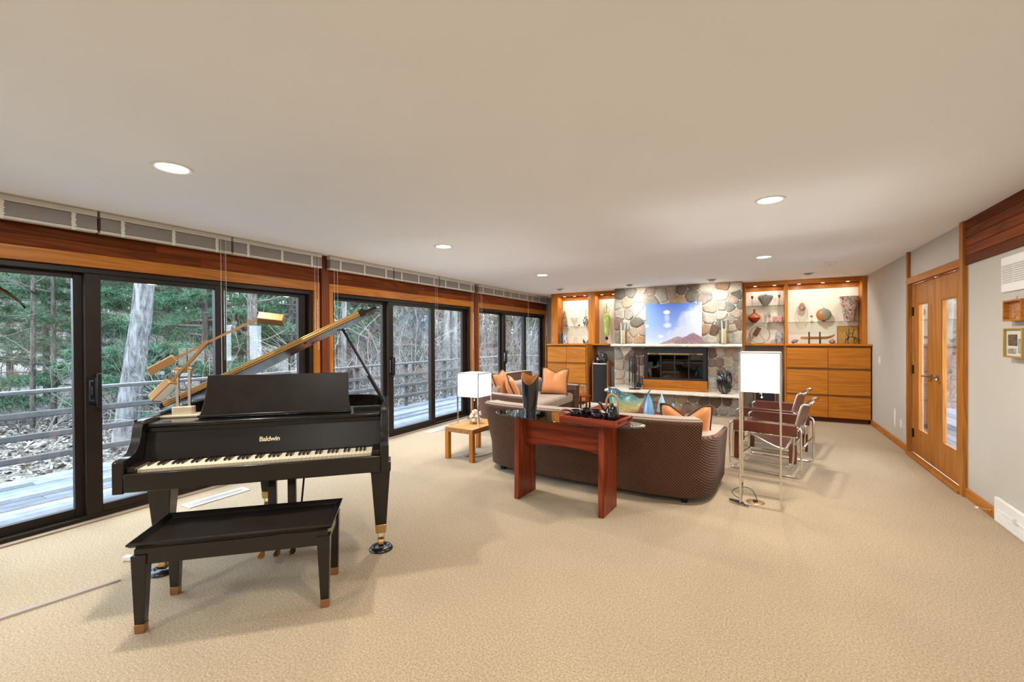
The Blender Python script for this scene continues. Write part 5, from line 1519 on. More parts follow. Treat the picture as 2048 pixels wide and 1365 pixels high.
# ---- hurricane candles on the mantel
m_candle = mat('candle_wax', (.72,.55,.28), .5)
m_hurr = pane_mat('hurricane_glass', (.93,.93,.90), 1.8)
for x, wh in ((-2.34, 'left of the picture'), (-.495, 'right of the picture')):
    o = thing('hurricane_glass', 'tall clear glass cylinder round a candle on the mantel, ' + wh, 'candle holder', (x, 8.885, 1.3025), 0, 'hurricane glasses on the mantel')
    MB().lathe([(.001,.0005),(.085,.0005),(.085,.43),(.082,.43),(.082,.010),(.001,.010)], 32).build('glass', m_hurr, o, smooth=40)
    cd_ = thing('pillar_candle', 'cream pillar candle inside the glass cylinder ' + wh, 'candle', (x, 8.885, 1.3135), 0, 'pillar candles on the mantel')
    MB().lathe([(.001,.0),(.040,.0),(.040,.26),(.036,.265),(.001,.260)], 24).build('wax', m_candle, cd_, smooth=40)
    MB().cyl((0,0,.26),(0,0,.276),.002,n=5).build('wick', m_black, cd_)

# ---- fire tools, dark glass vase on the hearth
Ft = thing('fire_tool_stand', 'black iron stand for fire tools on the left of the hearth', 'tool stand', (-2.10, 8.84, .4025))
MB().lathe([(.001,.0005),(.12,.0005),(.115,.012),(.03,.02),(.001,.02)], 24).build('base', m_black, Ft, smooth=40)
MB().cyl((0,0,.02),(0,0,.69),.012,n=10).ball((0,0,.71),.022).build('stand_pole', m_black, Ft, smooth=60)
MB().tube(smoothpath([(-.10,-.01,.60),(-.06,0,.635),(.06,0,.635),(.10,-.01,.60)],2),.007,6).build('hook_bar', m_black, Ft, smooth=60)
for dx, kind in ((-.095,'poker'),(-.035,'tongs'),(.035,'brush'),(.095,'shovel')):
    t = MB().cyl((dx,-.025,.13),(dx,-.025,.60),.010,n=8).tube(smoothpath([(dx,-.025,.60),(dx-.02,-.025,.64),(dx,-.025,.67),(dx+.02,-.025,.64),(dx,-.025,.60)],2),.005,6)
    if kind == 'shovel': t.prism([(dx-.045,.04),(dx+.045,.04),(dx+.05,.10),(dx+.02,.14),(dx-.02,.14),(dx-.05,.10)], -.032, -.026, 'y')
    elif kind == 'brush': t.lathe([(.014,.14),(.026,.12),(.030,.045),(.001,.045)], 14, (dx,-.025,0))
    elif kind == 'tongs': t.tube([(dx,-.025,.16),(dx-.02,-.025,.10),(dx-.004,-.025,.04)],.005,6).tube([(dx,-.025,.16),(dx+.02,-.025,.10),(dx+.004,-.025,.04)],.005,6)
    else: t.tube([(dx,-.025,.14),(dx,-.025,.06),(dx+.025,-.025,.075)],.006,6)
    o = t.build('fire_' + kind, m_black, smooth=60, loc=(-2.10, 8.84, .4025))
    tag(o, 'black iron fire %s hanging on the stand at the left of the hearth' % kind, 'fire tool', 'fire tools')
o = thing('smoked_glass_vase', 'dark smoky swirled glass vase on the right of the hearth', 'vase', (-.485, 8.80, .4025))
MB().lathe([(.001,.001),(.045,.001),(.05,.012),(.10,.05),(.125,.14),(.128,.26),(.115,.36),(.085,.405),(.06,.41),(.055,.405),(.08,.395),(.105,.35),(.115,.26),(.112,.14),(.09,.06),(.001,.03)], 32, squash=(1.0,.62)).build('body', tglass('smoke_swirl', [(.34,(.006,.006,.007)),(.55,(.03,.03,.032)),(.66,(.30,.28,.25)),(.76,(.06,.035,.02))], 3, .93, .06, (1,1,.6), 3.5), o, smooth=50)
MB().lathe([(.0395,.0),(.048,.0004),(.046,.0008)], 24, cap=False).build('foot_ring', m_clear, o)

# ---- oak wall units
m_cream = mat('shelf_back_cream', (.80,.73,.60), .7)
m_pull = wood('finger_pull', (.13,.040,.006), (.20,.068,.011), 'x', 12)
def cabinet(x0, x1, label, splits, side_right):
    o = thing('base_cabinet', label, 'cabinet', (x0, YCB, 0), 0, 'oak base cabinets by the hearth')
    W = x1-x0; D = 1.0
    MB().box(.0,W,.022,D,.075,1.262).build('carcass', m_oak, o)
    MB().box(.02,W-.02,.075,.095,.001,.0745).build('toe_kick', m_kick, o)
    rows = [(.085,.425),(.462,.862),(.902,1.235)]
    xs = [0, splits, W]
    for (a, b) in rows:
        for i in range(2):
            d = MB().box(xs[i]+.003, xs[i+1]-.003, 0, .0215, a, b).build('drawer_front', m_oak, o, bevel=.002)
            MB().prism([(.0015,b+.001),(.0215,b+.001),(.0215,b+.030),(.0145,b+.030)], xs[i]+.003, xs[i+1]-.003, 'x').build('finger_pull', m_pull, d)
    return o
cabinet(.475, 1.622, 'wide oak drawer cabinet against the right wall under the shelves', .585, True)
cabinet(-4.03, -3.145, 'oak drawer cabinet left of the tall speaker under the shelves', .445, False)
# continuous counters at mantel height
def counter(x0, x1, xa, xb, label):
    o = MB().box(x0, x1, 0, 1.2, 0, .030).build('counter_top', m_oak, loc=(0, YCB-.012, 1.2685), bevel=.003)
    tag(o, label, 'counter', 'oak counters at mantel height'); return o
def counter2(pts, label):
    o = MB().prism(pts, 0, .030, 'z').build('counter_top', m_oak, loc=(0, 0, 1.2685), bevel=.003)
    tag(o, label, 'counter', 'oak counters at mantel height'); return o
counter2([(.455, YCB-.012),(1.635, YCB-.012),(1.635, 9.66),(-.20, 9.66),(-.20, YBK-.03),(.455, YBK-.03)], 'oak counter right of the fireplace carrying glass and pottery')
counter2([(-4.05, YCB-.012),(-3.14, YCB-.012),(-3.14, YBK-.03),(-2.56, YBK-.03),(-2.56, 9.66),(-4.12, 9.66),(-4.12, YBK),(-4.05, YBK)], 'oak counter left of the fireplace carrying vases')
# niches beneath the counters
struct(MB().box(-3.14,-2.56,9.62,9.66,0,1.268).box(-.20,.473,9.62,9.66,0,1.268).build('wall_niche', m_greywall))
struct(MB().box(-3.142,-3.12,YCB+.02,9.62,0,1.268).build('trim_20', m_oak_z)); struct(MB().box(.45,.473,YCB+.02,9.62,0,1.268).build('trim_21', m_oak_z))
struct(MB().box(-.20,-.165,YBK-.01,YBK+.03,0,1.268).build('trim_22', m_oak_z))
struct(MB().box(-3.118,-2.62,8.72,9.62,0,.055).build('trim_23', m_slab, bevel=.01))
def shelf_unit(x0, x1, bays, shelves, label, pucks):
    # bays: list of (xa, xb); shelves: per bay list of z
    o = thing('display_shelf', label, 'shelf', (0, YBK, 1.299), 0, 'lit display shelves beside the hearth')
    H = CH-1.299-.003; zt = 2.372-1.299
    up_ = [x0] + [b for a, b in bays[:-1]] + [bays[-1][1]]
    MB().box(x0, bays[0][0], 0, .34, 0, H).build('upright', m_oak_z, o, bevel=.002)
    for (a, b), (c, d) in zip(bays[:-1], bays[1:]): MB().box(b, c, 0, .34, 0, H).build('upright', m_oak_z, o, bevel=.002)
    if x1-bays[-1][1] > .003: MB().box(bays[-1][1], x1, 0, .34, 0, H).build('upright', m_oak_z, o, bevel=.002)
    for i, (a, b) in enumerate(bays):
        MB().box(a, b, 0, .02, zt, H).build('fascia', m_oak, o, bevel=.002)
        MB().box(a, b, .021, .32, zt+.012, zt+.030).build('light_shelf', m_oak, o)
        MB().box(a, b, .32, .34, 0, H).build('back_panel', m_cream, o)
        MB().box(a, b, .30, .3195, zt-.075, zt+.011).build('light_valance', m_oak, o)
        for z in shelves[i]:
            MB().box(a+.001, b-.001, .05, .318, z-1.299, z-1.299+.010).build('glass_shelf', m_shelfglass, o, bevel=.001)
        k = pucks[i]
        for q in range(k):
            x = a+(b-a)*(q+.5)/k
            pk = MB().lathe([(.030,0),(.034,-.010),(.026,-.012)], 20, (x,.12,zt+.0115), cap=False).build('puck_light', m_chrome, o, smooth=40)
            MB().lathe([(.0001,-.0115),(.026,-.0115)], 18, (x,.12,zt+.0115), cap=False).build('puck_lens', m_lamp_on, pk)
            area('puck_lamp', (x,.12,zt-.004), .05, PUCK_W, WARM, parent=o)
    return o
shelf_unit(-.200, 1.636, [(-.150,.468),(.517,1.575)], [[1.995, 1.680],[1.680]], 'lit oak display shelf with glass shelves right of the fireplace', [2,3])
shelf_unit(-4.10, -2.558, [(-3.94,-3.215),(-3.065,-2.560)], [[1.680],[]], 'lit oak display shelf left of the fireplace', [3,2])

# ---- floor speakers in the niches
m_spk = mat('speaker_cloth', (.010,.009,.009), .8); m_spkg = mat('speaker_gloss', (.005,.005,.006), .06, coat=.6)
m_spkwood = wood('speaker_walnut', (.20,.075,.022), (.36,.15,.05), 'z', 10)
def speaker(x, y, z, label):
    o = thing('floor_speaker', label, 'speaker', (x, y, z), 0, 'tower speakers in the niches')
    MB().box(-.185,.185,-.02,.30,.001,.02).build('plinth', m_black, o, bevel=.003)
    for s_ in (-1,1):
        pts = [(-.0,.021),(-.0,.80),(.05,.88),(.20,.90),(.26,.86),(.26,.021)]
        MB().prism(pts, s_*.158-.014, s_*.158+.014, 'x').build('wood_side', m_spkwood, o, bevel=.005)
    fr = [(-.143,.02),(-.143,-.012),(-.07,-.035),(0,-.042),(.07,-.035),(.143,-.012),(.143,.25),(-.143,.25)]
    MB().prism(fr, .021, .815, 'z').build('grille', m_spk, o, smooth=50)
    MB().prism([(a*1.0,b) for a, b in fr], .8155, .835, 'z').build('trim_band', m_reg, o)
    MB().lathe([(.140,.8355),(.150,.88),(.146,.94),(.126,1.0),(.085,1.045),(.03,1.062),(.001,1.064)], 28, (0,.11,0), squash=(1.0,1.0)).build('head', m_spkg, o, smooth=50)
    MB().lathe([(.018,1.064),(.016,1.082),(.001,1.086)], 14, (0,.11,0)).build('tweeter', m_spkg, o, smooth=50)
speaker(-2.868, 9.02, .0555, 'tall black domed speaker with wood sides in the niche left of the fireplace')
speaker(.155, 9.10, 0, 'tall black domed speaker in the niche behind the floor lamp')
o = thing('subwoofer', 'black box subwoofer on the carpet in front of the right niche', 'speaker', (.085, 8.35, 0))
MB().box(-.19,.19,-.17,.17,.02,.30).build('cabinet', m_black, o, bevel=.012)
MB().box(-.17,.17,-.178,-.171,.04,.28).build('grille', m_spk, o, bevel=.003)
for sx in (-1,1):
    for sy in (-1,1): MB().cyl((sx*.15,sy*.13,0),(sx*.15,sy*.13,.02),.015,n=10).build('foot', m_black, o)
# small end table at the far end of the loveseat with a clear glass piece
o = thing('end_table', 'narrow reddish wood end table at the far end of the loveseat', 'table', (-2.86, 7.98, 0))
MB().box(-.11,.11,-.11,.11,.31,.335).build('top', m_cherry_x, o, bevel=.004)
for sx in (-.09,.09):
    for sy in (-.09,.09): MB().box(sx-.015,sx+.015,sy-.015,sy+.015,0,.3095).build('leg', m_cherry, o)
o = MB().lathe([(.001,.001),(.05,.001),(.03,.02),(.025,.06),(.06,.12),(.07,.18),(.05,.22),(.047,.22),(.065,.18),(.055,.125),(.02,.07),(.001,.06)], 24).build('glass_vase', m_clear, loc=(-2.85,7.97,.3355), smooth=50)
tag(o, 'clear glass vase on the narrow end table beside the loveseat', 'vase')

# ================================================================== things on the shelves
CT = 1.2990; S1 = 2.0055; S2 = 1.6905
def one(name, mb, m_, label, cat, loc, group=None, smooth=50, rot=None, **kw):
    o = mb.build(name, m_, smooth=smooth, loc=loc, rot=rot, **kw); return tag(o, label, cat, group)
GL = 'art pieces on the left shelves'; GR = 'art pieces on the right shelves'
# left unit
o = thing('wedge_sculpture', 'tall pointed carved wooden sculpture on the left glass shelf', 'sculpture', (-3.84, 9.46, S2), 0, GL)
MB().box(-.07,.07,-.05,.05,.0005,.03).build('plinth', m_cherry, o, bevel=.003)
m_carve = tglass('carved_wood', [(.35,(.11,.05,.02)),(.65,(.36,.20,.10))], 14, 1.0, .5)
MB().loft([[(w*math.cos(2*PI*k/14), w*.5*math.sin(2*PI*k/14), z) for k in range(14)] for w, z in ((.048,.03),(.056,.10),(.054,.18),(.042,.26),(.022,.34),(.001,.385))], caps=False).build('body', m_carve, o, smooth=60)
o = thing('glass_bowl', 'pale clear glass bowl on the left glass shelf', 'bowl', (-3.60, 9.47, S2), 0, GL)
MB().lathe([(.001,.001),(.035,.001),(.012,.02),(.012,.04),(.06,.10),(.09,.20),(.087,.20),(.055,.105),(.001,.05)], 26).build('glass', m_clear, o, smooth=50)
MB().lathe([(.001,.0455),(.002,.12)], 6).build('stem_spike', m_clear, o)
one('tiny_bird', MB().ball((0,0,.018),.016,10,7,(1.4,.7,1)).ball((.022,0,.036),.009,8,6).cyl((-.018,0,.02),(-.04,0,.034),.006,.001,6), m_bark_d, 'tiny dark bird figure on the left glass shelf', 'figurine', (-3.47,9.42,S2), GL)
def net_mat():
    m, nt, b = _base('black_white_net')
    v = _coords(nt); vo = nt.nodes.new('ShaderNodeTexVoronoi'); vo.feature = 'DISTANCE_TO_EDGE'; vo.inputs['Scale'].default_value = 24; nt.links.new(v, vo.inputs['Vector'])
    r = _ramp(nt, vo.outputs['Distance'], [(.10,(.02,.02,.02)),(.16,(.75,.72,.66))]); nt.links.new(r.outputs['Color'], b.inputs['Base Color']); b.inputs['Roughness'].default_value = .15; return m
one('teardrop_vase', MB().lathe([(.001,.001),(.030,.001),(.050,.04),(.060,.09),(.052,.14),(.030,.20),(.012,.26),(.006,.32),(.004,.42),(.001,.421)], 26), net_mat(), 'black and white teardrop vase with needle neck on the left glass shelf', 'vase', (-3.33,9.45,S2), GL)
m_dkc = tglass('dark_cylinder', [(.4,(.014,.010,.012)),(.7,(.06,.03,.02))], 9, 1, .12)
one('cylinder_vase', MB().lathe([(.001,.001),(.042,.001),(.044,.24),(.039,.24),(.037,.02),(.001,.015)], 24), m_dkc, 'plain dark cylinder vase at the left end of the left counter', 'vase', (-3.885,9.36,CT), GL)
one('cylinder_vase', MB().lathe([(.001,.001),(.040,.001),(.042,.235),(.037,.235),(.035,.02),(.001,.015)], 24), tglass('white_drip_cylinder', [(.40,(.02,.015,.02)),(.50,(.62,.64,.68)),(.60,(.03,.02,.02))], 10, 1, .12, (1,1,.2)), 'dark cylinder vase with white streaks on the left counter', 'vase', (-3.785,9.36,CT), GL)
o = thing('glass_figurine', 'knotted clear glass figurine on the left counter', 'figurine', (-3.56,9.42,CT), 0, GL)
MB().lathe([(.001,.001),(.07,.001),(.072,.012),(.03,.03),(.001,.03)], 20).build('base', m_clear, o, smooth=50)
MB().tube(smoothpath([(-.06,0,.03),(-.04,.01,.09),(.02,-.01,.13),(.05,.01,.08),(0,.0,.05),(-.03,-.01,.10),(.0,0,.155),(.03,0,.12)],2),.011,8).build('knot', m_hurr, o, smooth=180)
o = thing('butterfly_figure', 'small dark winged glass figure on the left counter by the divider', 'figurine', (-3.305,9.40,CT), 0, GL)
for s_ in (-1,1):
    MB().prism([(0,.01),(s_*.05,.0015),(s_*.072,.05),(s_*.066,.105),(s_*.03,.07)], -.012, .004, 'y').build('wing', m_dkc, o, bevel=.003)
MB().ball((0,-.012,.03),.018,10,7,(.8,.8,1.5)).build('body', m_clear, o, smooth=60)
o = thing('green_bottle', 'tall lime green glass bottle figure with looped handles on the left shelf', 'vase', (-2.845,9.45,CT), 0, GL)
m_lime = tglass('lime_glass', [(.3,(.40,.52,.10)),(.7,(.50,.60,.16))], 4, .93, .08)
MB().lathe([(.001,.155),(.03,.158),(.056,.20),(.064,.26),(.060,.32),(.066,.38),(.076,.45),(.086,.52),(.082,.58),(.062,.63),(.040,.655),(.022,.66),(.016,.70),(.014,.80),(.013,.885),(.009,.885),(.009,.70),(.001,.66)], 30, squash=(1,.5)).build('body', m_lime, o, smooth=50)
for s_ in (-1,1): MB().tube(smoothpath([(s_*.030,0,.655),(s_*.062,0,.72),(s_*.05,0,.78),(s_*.014,0,.805)],2),.0045,6).build('handle', tglass('green_handle_%d' % s_, [(.3,(.10,.16,.03)),(.7,(.16,.24,.05))], 4, 1, .1), o, smooth=180)
MB().ball((0,0,.118),.037,16,10).build('stopper_ball', m_spkg, o, smooth=60)
MB().lathe([(.001,.001),(.038,.001),(.036,.012),(.016,.03),(.016,.083),(.001,.083)], 20).build('foot', m_clear, o, smooth=50)
# right unit, left bay
m_gob = tglass('smoke_goblet', [(.3,(.05,.035,.03)),(.7,(.16,.11,.09))], 6, .9, .08)
for x, wh in ((-.045,'left of the ribbed bowl'), (.392,'right of the ribbed bowl')):
    o = thing('goblet', 'slim smoky stemmed goblet on the top glass shelf, ' + wh, 'goblet', (x,9.45,S1), 0, 'smoky goblets')
    MB().lathe([(.001,.001),(.026,.001),(.024,.004),(.003,.008),(.003,.13),(.016,.15),(.021,.175),(.020,.19)], 18, cap=False).build('stem_and_cup', m_gob, o, smooth=50)
    MB().lathe([(.020,.1905),(.022,.21),(.018,.24)], 18, cap=False).build('rim_glass', m_clear, o, smooth=50)
def ribbed():
    n = 72; rings = []
    for r_, z in ((.035,.001),(.045,.01),(.075,.06),(.105,.11),(.121,.15),(.118,.185),(.095,.208),(.06,.212)):
        rings.append([(r_*(1+.035*math.cos(14*2*PI*k/n))*math.cos(2*PI*k/n), r_*(1+.035*math.cos(14*2*PI*k/n))*math.sin(2*PI*k/n), z) for k in range(n)])
    return MB().loft(rings)
def rib_mat():
    m, nt, b = _base('ribbed_stripes')
    tc = nt.nodes.new('ShaderNodeTexCoord'); sx = nt.nodes.new('ShaderNodeSeparateXYZ'); nt.links.new(tc.outputs['Object'], sx.inputs[0])
    at = nt.nodes.new('ShaderNodeMath'); at.operation = 'ARCTAN2'; nt.links.new(sx.outputs[1], at.inputs[0]); nt.links.new(sx.outputs[0], at.inputs[1])
    si = nt.nodes.new('ShaderNodeMath'); si.operation = 'SINE'; k = nt.nodes.new('ShaderNodeMath'); k.operation = 'MULTIPLY'; k.inputs[1].default_value = 28
    nt.links.new(at.outputs[0], k.inputs[0]); nt.links.new(k.outputs[0], si.inputs[0])
    r = _ramp(nt, si.outputs[0], [(.0,(.10,.09,.085)),(.6,(.40,.37,.34)),(1,(.50,.46,.42))]); nt.links.new(r.outputs['Color'], b.inputs['Base Color']); b.inputs['Roughness'].default_value = .3; return m
one('ribbed_bowl', ribbed(), rib_mat(), 'round grey ribbed vessel on the top glass shelf', 'vase', (.172,9.46,S1), GR)
def zgrad(name, stops, h, rough=.12):
    m, nt, b = _base(name)
    tc = nt.nodes.new('ShaderNodeTexCoord'); sx = nt.nodes.new('ShaderNodeSeparateXYZ'); nt.links.new(tc.outputs['Object'], sx.inputs[0])
    d = nt.nodes.new('ShaderNodeMath'); d.operation = 'DIVIDE'; d.inputs[1].default_value = h; nt.links.new(sx.outputs[2], d.inputs[0])
    r = _ramp(nt, d.outputs[0], stops); nt.links.new(r.outputs['Color'], b.inputs['Base Color']); b.inputs['Roughness'].default_value = rough; b.inputs['Coat Weight'].default_value = .5; return m
one('red_vase', MB().lathe([(.001,.001),(.032,.001),(.055,.02),(.095,.07),(.110,.105),(.100,.135),(.065,.165),(.026,.185),(.016,.20),(.020,.245),(.020,.255),(.013,.255),(.011,.20),(.001,.18)], 32), zgrad('red_orange_glass', [(.0,(.26,.012,.008)),(.36,(.36,.02,.01)),(.42,(.62,.24,.06)),(.6,(.60,.17,.04)),(.72,(.34,.03,.015))], .255), 'round red and orange vase with short neck on the middle glass shelf', 'vase', (-.010,9.45,S2), GR)
for dx, dy, h, wh in ((-.03,0,.16,'left of three'),(.02,.02,.19,'tallest of three'),(.035,-.03,.14,'shortest of three')):
    one('liqueur_glass', MB().lathe([(.001,.001),(.022,.001),(.003,.006),(.003,h*.5),(.022,h*.65),(.024,h),(.022,h),(.019,h*.66),(.001,h*.54)], 16), m_clear, 'clear stemmed glass on the middle glass shelf, ' + wh, 'glass', (.205+dx,9.48+dy,S2), 'clear stemmed glasses')
one('gold_ring', MB().tube([(.030*math.cos(2*PI*k/28),0,.034+.030*math.sin(2*PI*k/28)) for k in range(28)],.0035,6,closed=True), m_brass, 'small upright gold ring on the middle glass shelf', 'ornament', (.125,9.40,S2), GR, 180)
one('red_glass_block', MB().box(-.08,.08,-.035,.035,.001,.115), tglass('red_white_glass', [(.35,(.36,.03,.015)),(.5,(.62,.40,.32)),(.65,(.45,.08,.04))], 16, .9, .1), 'red and white swirled glass block on the middle glass shelf', 'glass sculpture', (.365,9.45,S2), GR, None, bevel=.02, seg=3)
o = thing('hoop_sculpture', 'thin round hoop sculpture with a dark red plaque on the counter', 'sculpture', (.075,9.45,CT), 0, GR)
MB().tube([(.165*math.cos(2*PI*k/56),0,.170+.165*math.sin(2*PI*k/56)) for k in range(56)],.0045,6,closed=True).build('hoop', mat('hoop_metal', (.26,.20,.11), .35, .8), o, smooth=180)
MB(Matrix.Translation((-.045,-.012,.225)) @ Matrix.Rotation(R(28),4,'Y')).box(-.042,.042,-.006,.006,-.088,.088).build('plaque', mat('oxblood', (.13,.018,.012), .4), o)
MB().cyl((.0,-.004,.17),(.085,-.004,.05),.0025,n=6).build('pointer', m_brass, o)
one('crystal_vase', MB().loft([[(w*math.cos(2*PI*k/8+.2), w*.8*math.sin(2*PI*k/8+.2), z) for k in range(8)] for w, z in ((.055,.001),(.058,.02),(.066,.10),(.060,.16),(.05,.215))]), tglass('grey_crystal', [(.35,(.08,.075,.075)),(.5,(.40,.39,.38)),(.65,(.62,.60,.57))], 18, .88, .04), 'faceted grey crystal vase on the counter left of the divider', 'vase', (.385,9.43,CT), GR, None)
# right unit, right bay
o = thing('glass_amphora', 'clear glass amphora with a rust coloured core on the right glass shelf', 'vase', (.745,9.47,S2), 0, GR)
MB().lathe([(.001,.001),(.05,.001),(.075,.06),(.092,.15),(.088,.24),(.062,.31),(.030,.355),(.022,.375),(.026,.392)], 30, cap=False).build('outer_glass', m_clear, o, smooth=50)
MB().lathe([(.001,.20),(.03,.205),(.052,.235),(.050,.27),(.036,.315),(.016,.345),(.001,.35)], 24).build('core', tglass('rust_core', [(.35,(.20,.07,.04)),(.65,(.55,.32,.24))], 18, .85, .1), o, smooth=50)
o = thing('perfume_bottle', 'tiny glass perfume bottle with dark red liquid on the right glass shelf', 'bottle', (.883,9.46,S2), 0, GR)
MB().lathe([(.001,.001),(.014,.001),(.006,.02),(.006,.07),(.020,.085),(.022,.115),(.008,.14),(.006,.165),(.001,.17)], 16).build('glass', m_clear, o, smooth=50)
MB().lathe([(.001,.083),(.017,.087),(.019,.108),(.001,.108)], 14).build('liquid', m_gob, o, smooth=50)
def disc_mat():
    m, nt, b = _base('two_tone_glaze')
    v = _coords(nt); sx = nt.nodes.new('ShaderNodeSeparateXYZ'); nt.links.new(v, sx.inputs[0]); n = _noise(nt, v, 40, 3)
    a = nt.nodes.new('ShaderNodeMath'); a.operation = 'MULTIPLY_ADD'; a.inputs[1].default_value = .30; nt.links.new(sx.outputs[2], a.inputs[0]); nt.links.new(sx.outputs[0], a.inputs[2])
    r = _ramp(nt, a.outputs[0], [(.0,(.38,.14,.03)),(.012,(.20,.21,.13))]); r.color_ramp.interpolation = 'CONSTANT'
    nt.links.new(r.outputs['Color'], b.inputs['Base Color']); b.inputs['Roughness'].default_value = .45; _bump(nt, n.outputs['Fac'], b, .2); return m
o = thing('disc_vase', 'round flat vase, orange left and sage green right, on the right glass shelf', 'vase', (1.062,9.46,S2), 0, GR)
MB().ball((0,0,.122),.112,32,18,(1,.42,1.0)).lathe([(.014,.225),(.010,.24),(.003,.255),(.001,.256)], 12).build('body', disc_mat(), o, smooth=60)
MB().lathe([(.001,.0005),(.03,.0005),(.022,.018),(.001,.018)], 16).build('foot', m_dkc, o)
one('clear_bottle', MB().lathe([(.001,.001),(.022,.001),(.025,.06),(.010,.085),(.009,.11),(.014,.13),(.001,.131)], 18), m_clear, 'small clear glass bottle between the disc vase and the flared vase', 'bottle', (1.250,9.46,S2), GR)
o = thing('flared_vase', 'large flared red and clear patterned glass vase at the right end of the shelf', 'vase', (1.425,9.47,S2), 0, GR)
MB().lathe([(.001,.001),(.070,.001),(.072,.012),(.084,.10),(.105,.24),(.140,.42),(.136,.42),(.100,.24),(.078,.10),(.064,.02),(.001,.018)], 36).build('glass', tglass('red_murrine', [(.30,(.55,.50,.42)),(.42,(.20,.14,.11)),(.50,(.60,.54,.46)),(.58,(.34,.03,.02)),(.72,(.42,.10,.05))], 9, .9, .08, (1,1,.8), 1.0), o, smooth=50)
MB().tube([(.138*math.cos(2*PI*k/36),.138*math.sin(2*PI*k/36),.4205) for k in range(36)],.004,6,closed=True).build('rim', m_gob, o, smooth=180)
one('shell_ornament', MB().lathe([(.001,-.06),(.014,-.045),(.030,-.01),(.034,.02),(.020,.045),(.001,.06)], 16, M=Matrix.Translation((0,0,.046)) @ Matrix.Rotation(R(68),4,'Y')).cyl((.03,0,.05),(.075,.0,.075),.010,.002,8).cyl((-.02,0,.001),(-.02,0,.03),.012,n=8), tglass('dark_speckle', [(.4,(.03,.03,.03)),(.6,(.42,.38,.34))], 40, 1, .3), 'speckled dark shell ornament on the right counter by the divider', 'ornament', (.625,9.42,CT), GR)
o = thing('model_canoe', 'carved wooden canoe resting on a two-post stand on the right counter', 'model boat', (.93,9.45,CT), 0, GR)
rings = []
for i in range(25):
    f = i/24; x = -.21+.50*f; w = .036*math.sin(PI*min(1, f*1.02))**.6+.0015; zb = .082+.055*max(0,(f-.72)/.28)**2; zt_ = .128+.045*max(0,(f-.75)/.25)**1.5
    if zt_-zb < .012: zt_ = zb+.012
    rings.append([(x,-w,zt_),(x,-w*.75,(zb+zt_)/2),(x,0,zb),(x,w*.75,(zb+zt_)/2),(x,w,zt_),(x,w*.7,zt_-.012),(x,0,max(zb+.006,zt_-.03)),(x,-w*.7,zt_-.012)])
MB().loft(rings).build('hull', wood('canoe_wood', (.24,.14,.045), (.44,.29,.12), 'x', 30), o, smooth=60)
for x in (-.085,.075):
    MB().box(x-.006,x+.006,-.055,-.045,.0005,.21).box(x-.006,x+.006,.045,.055,.0005,.21).box(x-.006,x+.006,-.045,.045,.062,.074).build('stand_post', m_bark_d, o)
o = thing('paperweight', 'pink lidded round glass paperweight on the right counter', 'paperweight', (1.178,9.43,CT), 0, GR)
m_pinkg = tglass('pink_glass', [(.35,(.24,.09,.06)),(.65,(.52,.27,.20))], 22, .85, .06)
MB().ball((0,0,.037),.050,22,12,(1,1,.72)).build('body', m_pinkg, o, smooth=60)
MB().lathe([(.012,.071),(.006,.08),(.009,.088),(.001,.092)], 12).build('knob', m_pinkg, o, smooth=60)
o = thing('gold_picture', 'square gold panel standing at the right end of the counter', 'picture', (1.43,9.57,CT), 0, GR)
m_goldp = mat('gold_leaf', (.46,.26,.05), .5, .2, var=.12, scale=12)
MB(Matrix.Rotation(R(-4),4,'X')).box(-.150,.125,0,.010,.001,.30).build('panel', m_goldp, o)
MB(Matrix.Rotation(R(-4),4,'X')).box(-.16,-.150,-.004,.014,.0005,.31).box(.125,.135,-.004,.014,.0005,.31).box(-.150,.125,-.004,.014,.3005,.31).build('frame', m_oak, o)
o = thing('wire_rider', 'dark wire figure of a rider on a horse before the gold panel', 'figurine', (1.46,9.42,CT), 0, GR)
w_ = MB()
for path in ([(-.10,0,.06),(-.05,0,.12),(.03,0,.115),(.07,0,.09),(.11,0,.05)], [(-.05,0,.12),(-.085,0,.17),(-.075,0,.20)], [(-.055,.01,.115),(-.065,.012,.06),(-.05,.014,.001)], [(-.045,-.01,.115),(-.09,-.012,.06),(-.10,-.014,.001)], [(.04,.01,.11),(.06,.012,.055),(.05,.014,.001)], [(.03,-.01,.11),(.02,-.012,.055),(.03,-.014,.001)], [(.0,0,.12),(.01,0,.18),(.02,0,.225)], [(.012,0,.19),(-.02,0,.17),(-.04,0,.19)], [(.0,.01,.12),(.03,.016,.10),(.02,.018,.07)], [(-.045,.005,.27),(-.05,.005,.08)]):
    w_.tube(smoothpath(path,1),.005,6)
w_.ball((.022,0,.238),.012,8,6)
w_.build('figure', m_black, o, smooth=180)
MB().box(-.13,.09,-.03,.03,.0003,.0012).build('base', m_black, o)

# ---- two small framed pieces on the right wall
o = thing('wood_relief_frame', 'small deep wooden frame with a copper relief, upper of two on the right wall', 'picture', (XR, 4.415, 1.605), 0, 'framed pieces on the right wall')
MB().box(-.06,-.001,-.125,-.112,-.075,.075).box(-.06,-.001,.112,.125,-.075,.075).box(-.06,-.001,-.112,.112,-.075,-.062).box(-.06,-.001,-.112,.112,.062,.075).build('frame', m_oak_y, o, bevel=.002)
MB().box(-.030,-.002,-.111,.111,-.061,.061).build('relief', tglass('copper_relief', [(.4,(.20,.06,.02)),(.6,(.58,.28,.10))], 60, 1, .45), o)
MB().tube(smoothpath([(-.03,.0,.075),(-.032,.006,.09),(-.03,.0,.10),(-.028,-.004,.094)],1),.002,5).build('hanging_hook', m_brass, o)
o = thing('collage_frame', 'small gold framed collage with a dark square, lower of two on the right wall', 'picture', (XR, 4.42, 1.375), 0, 'framed pieces on the right wall')
m_must = mat('mustard_frame', (.40,.25,.055), .45, .2)
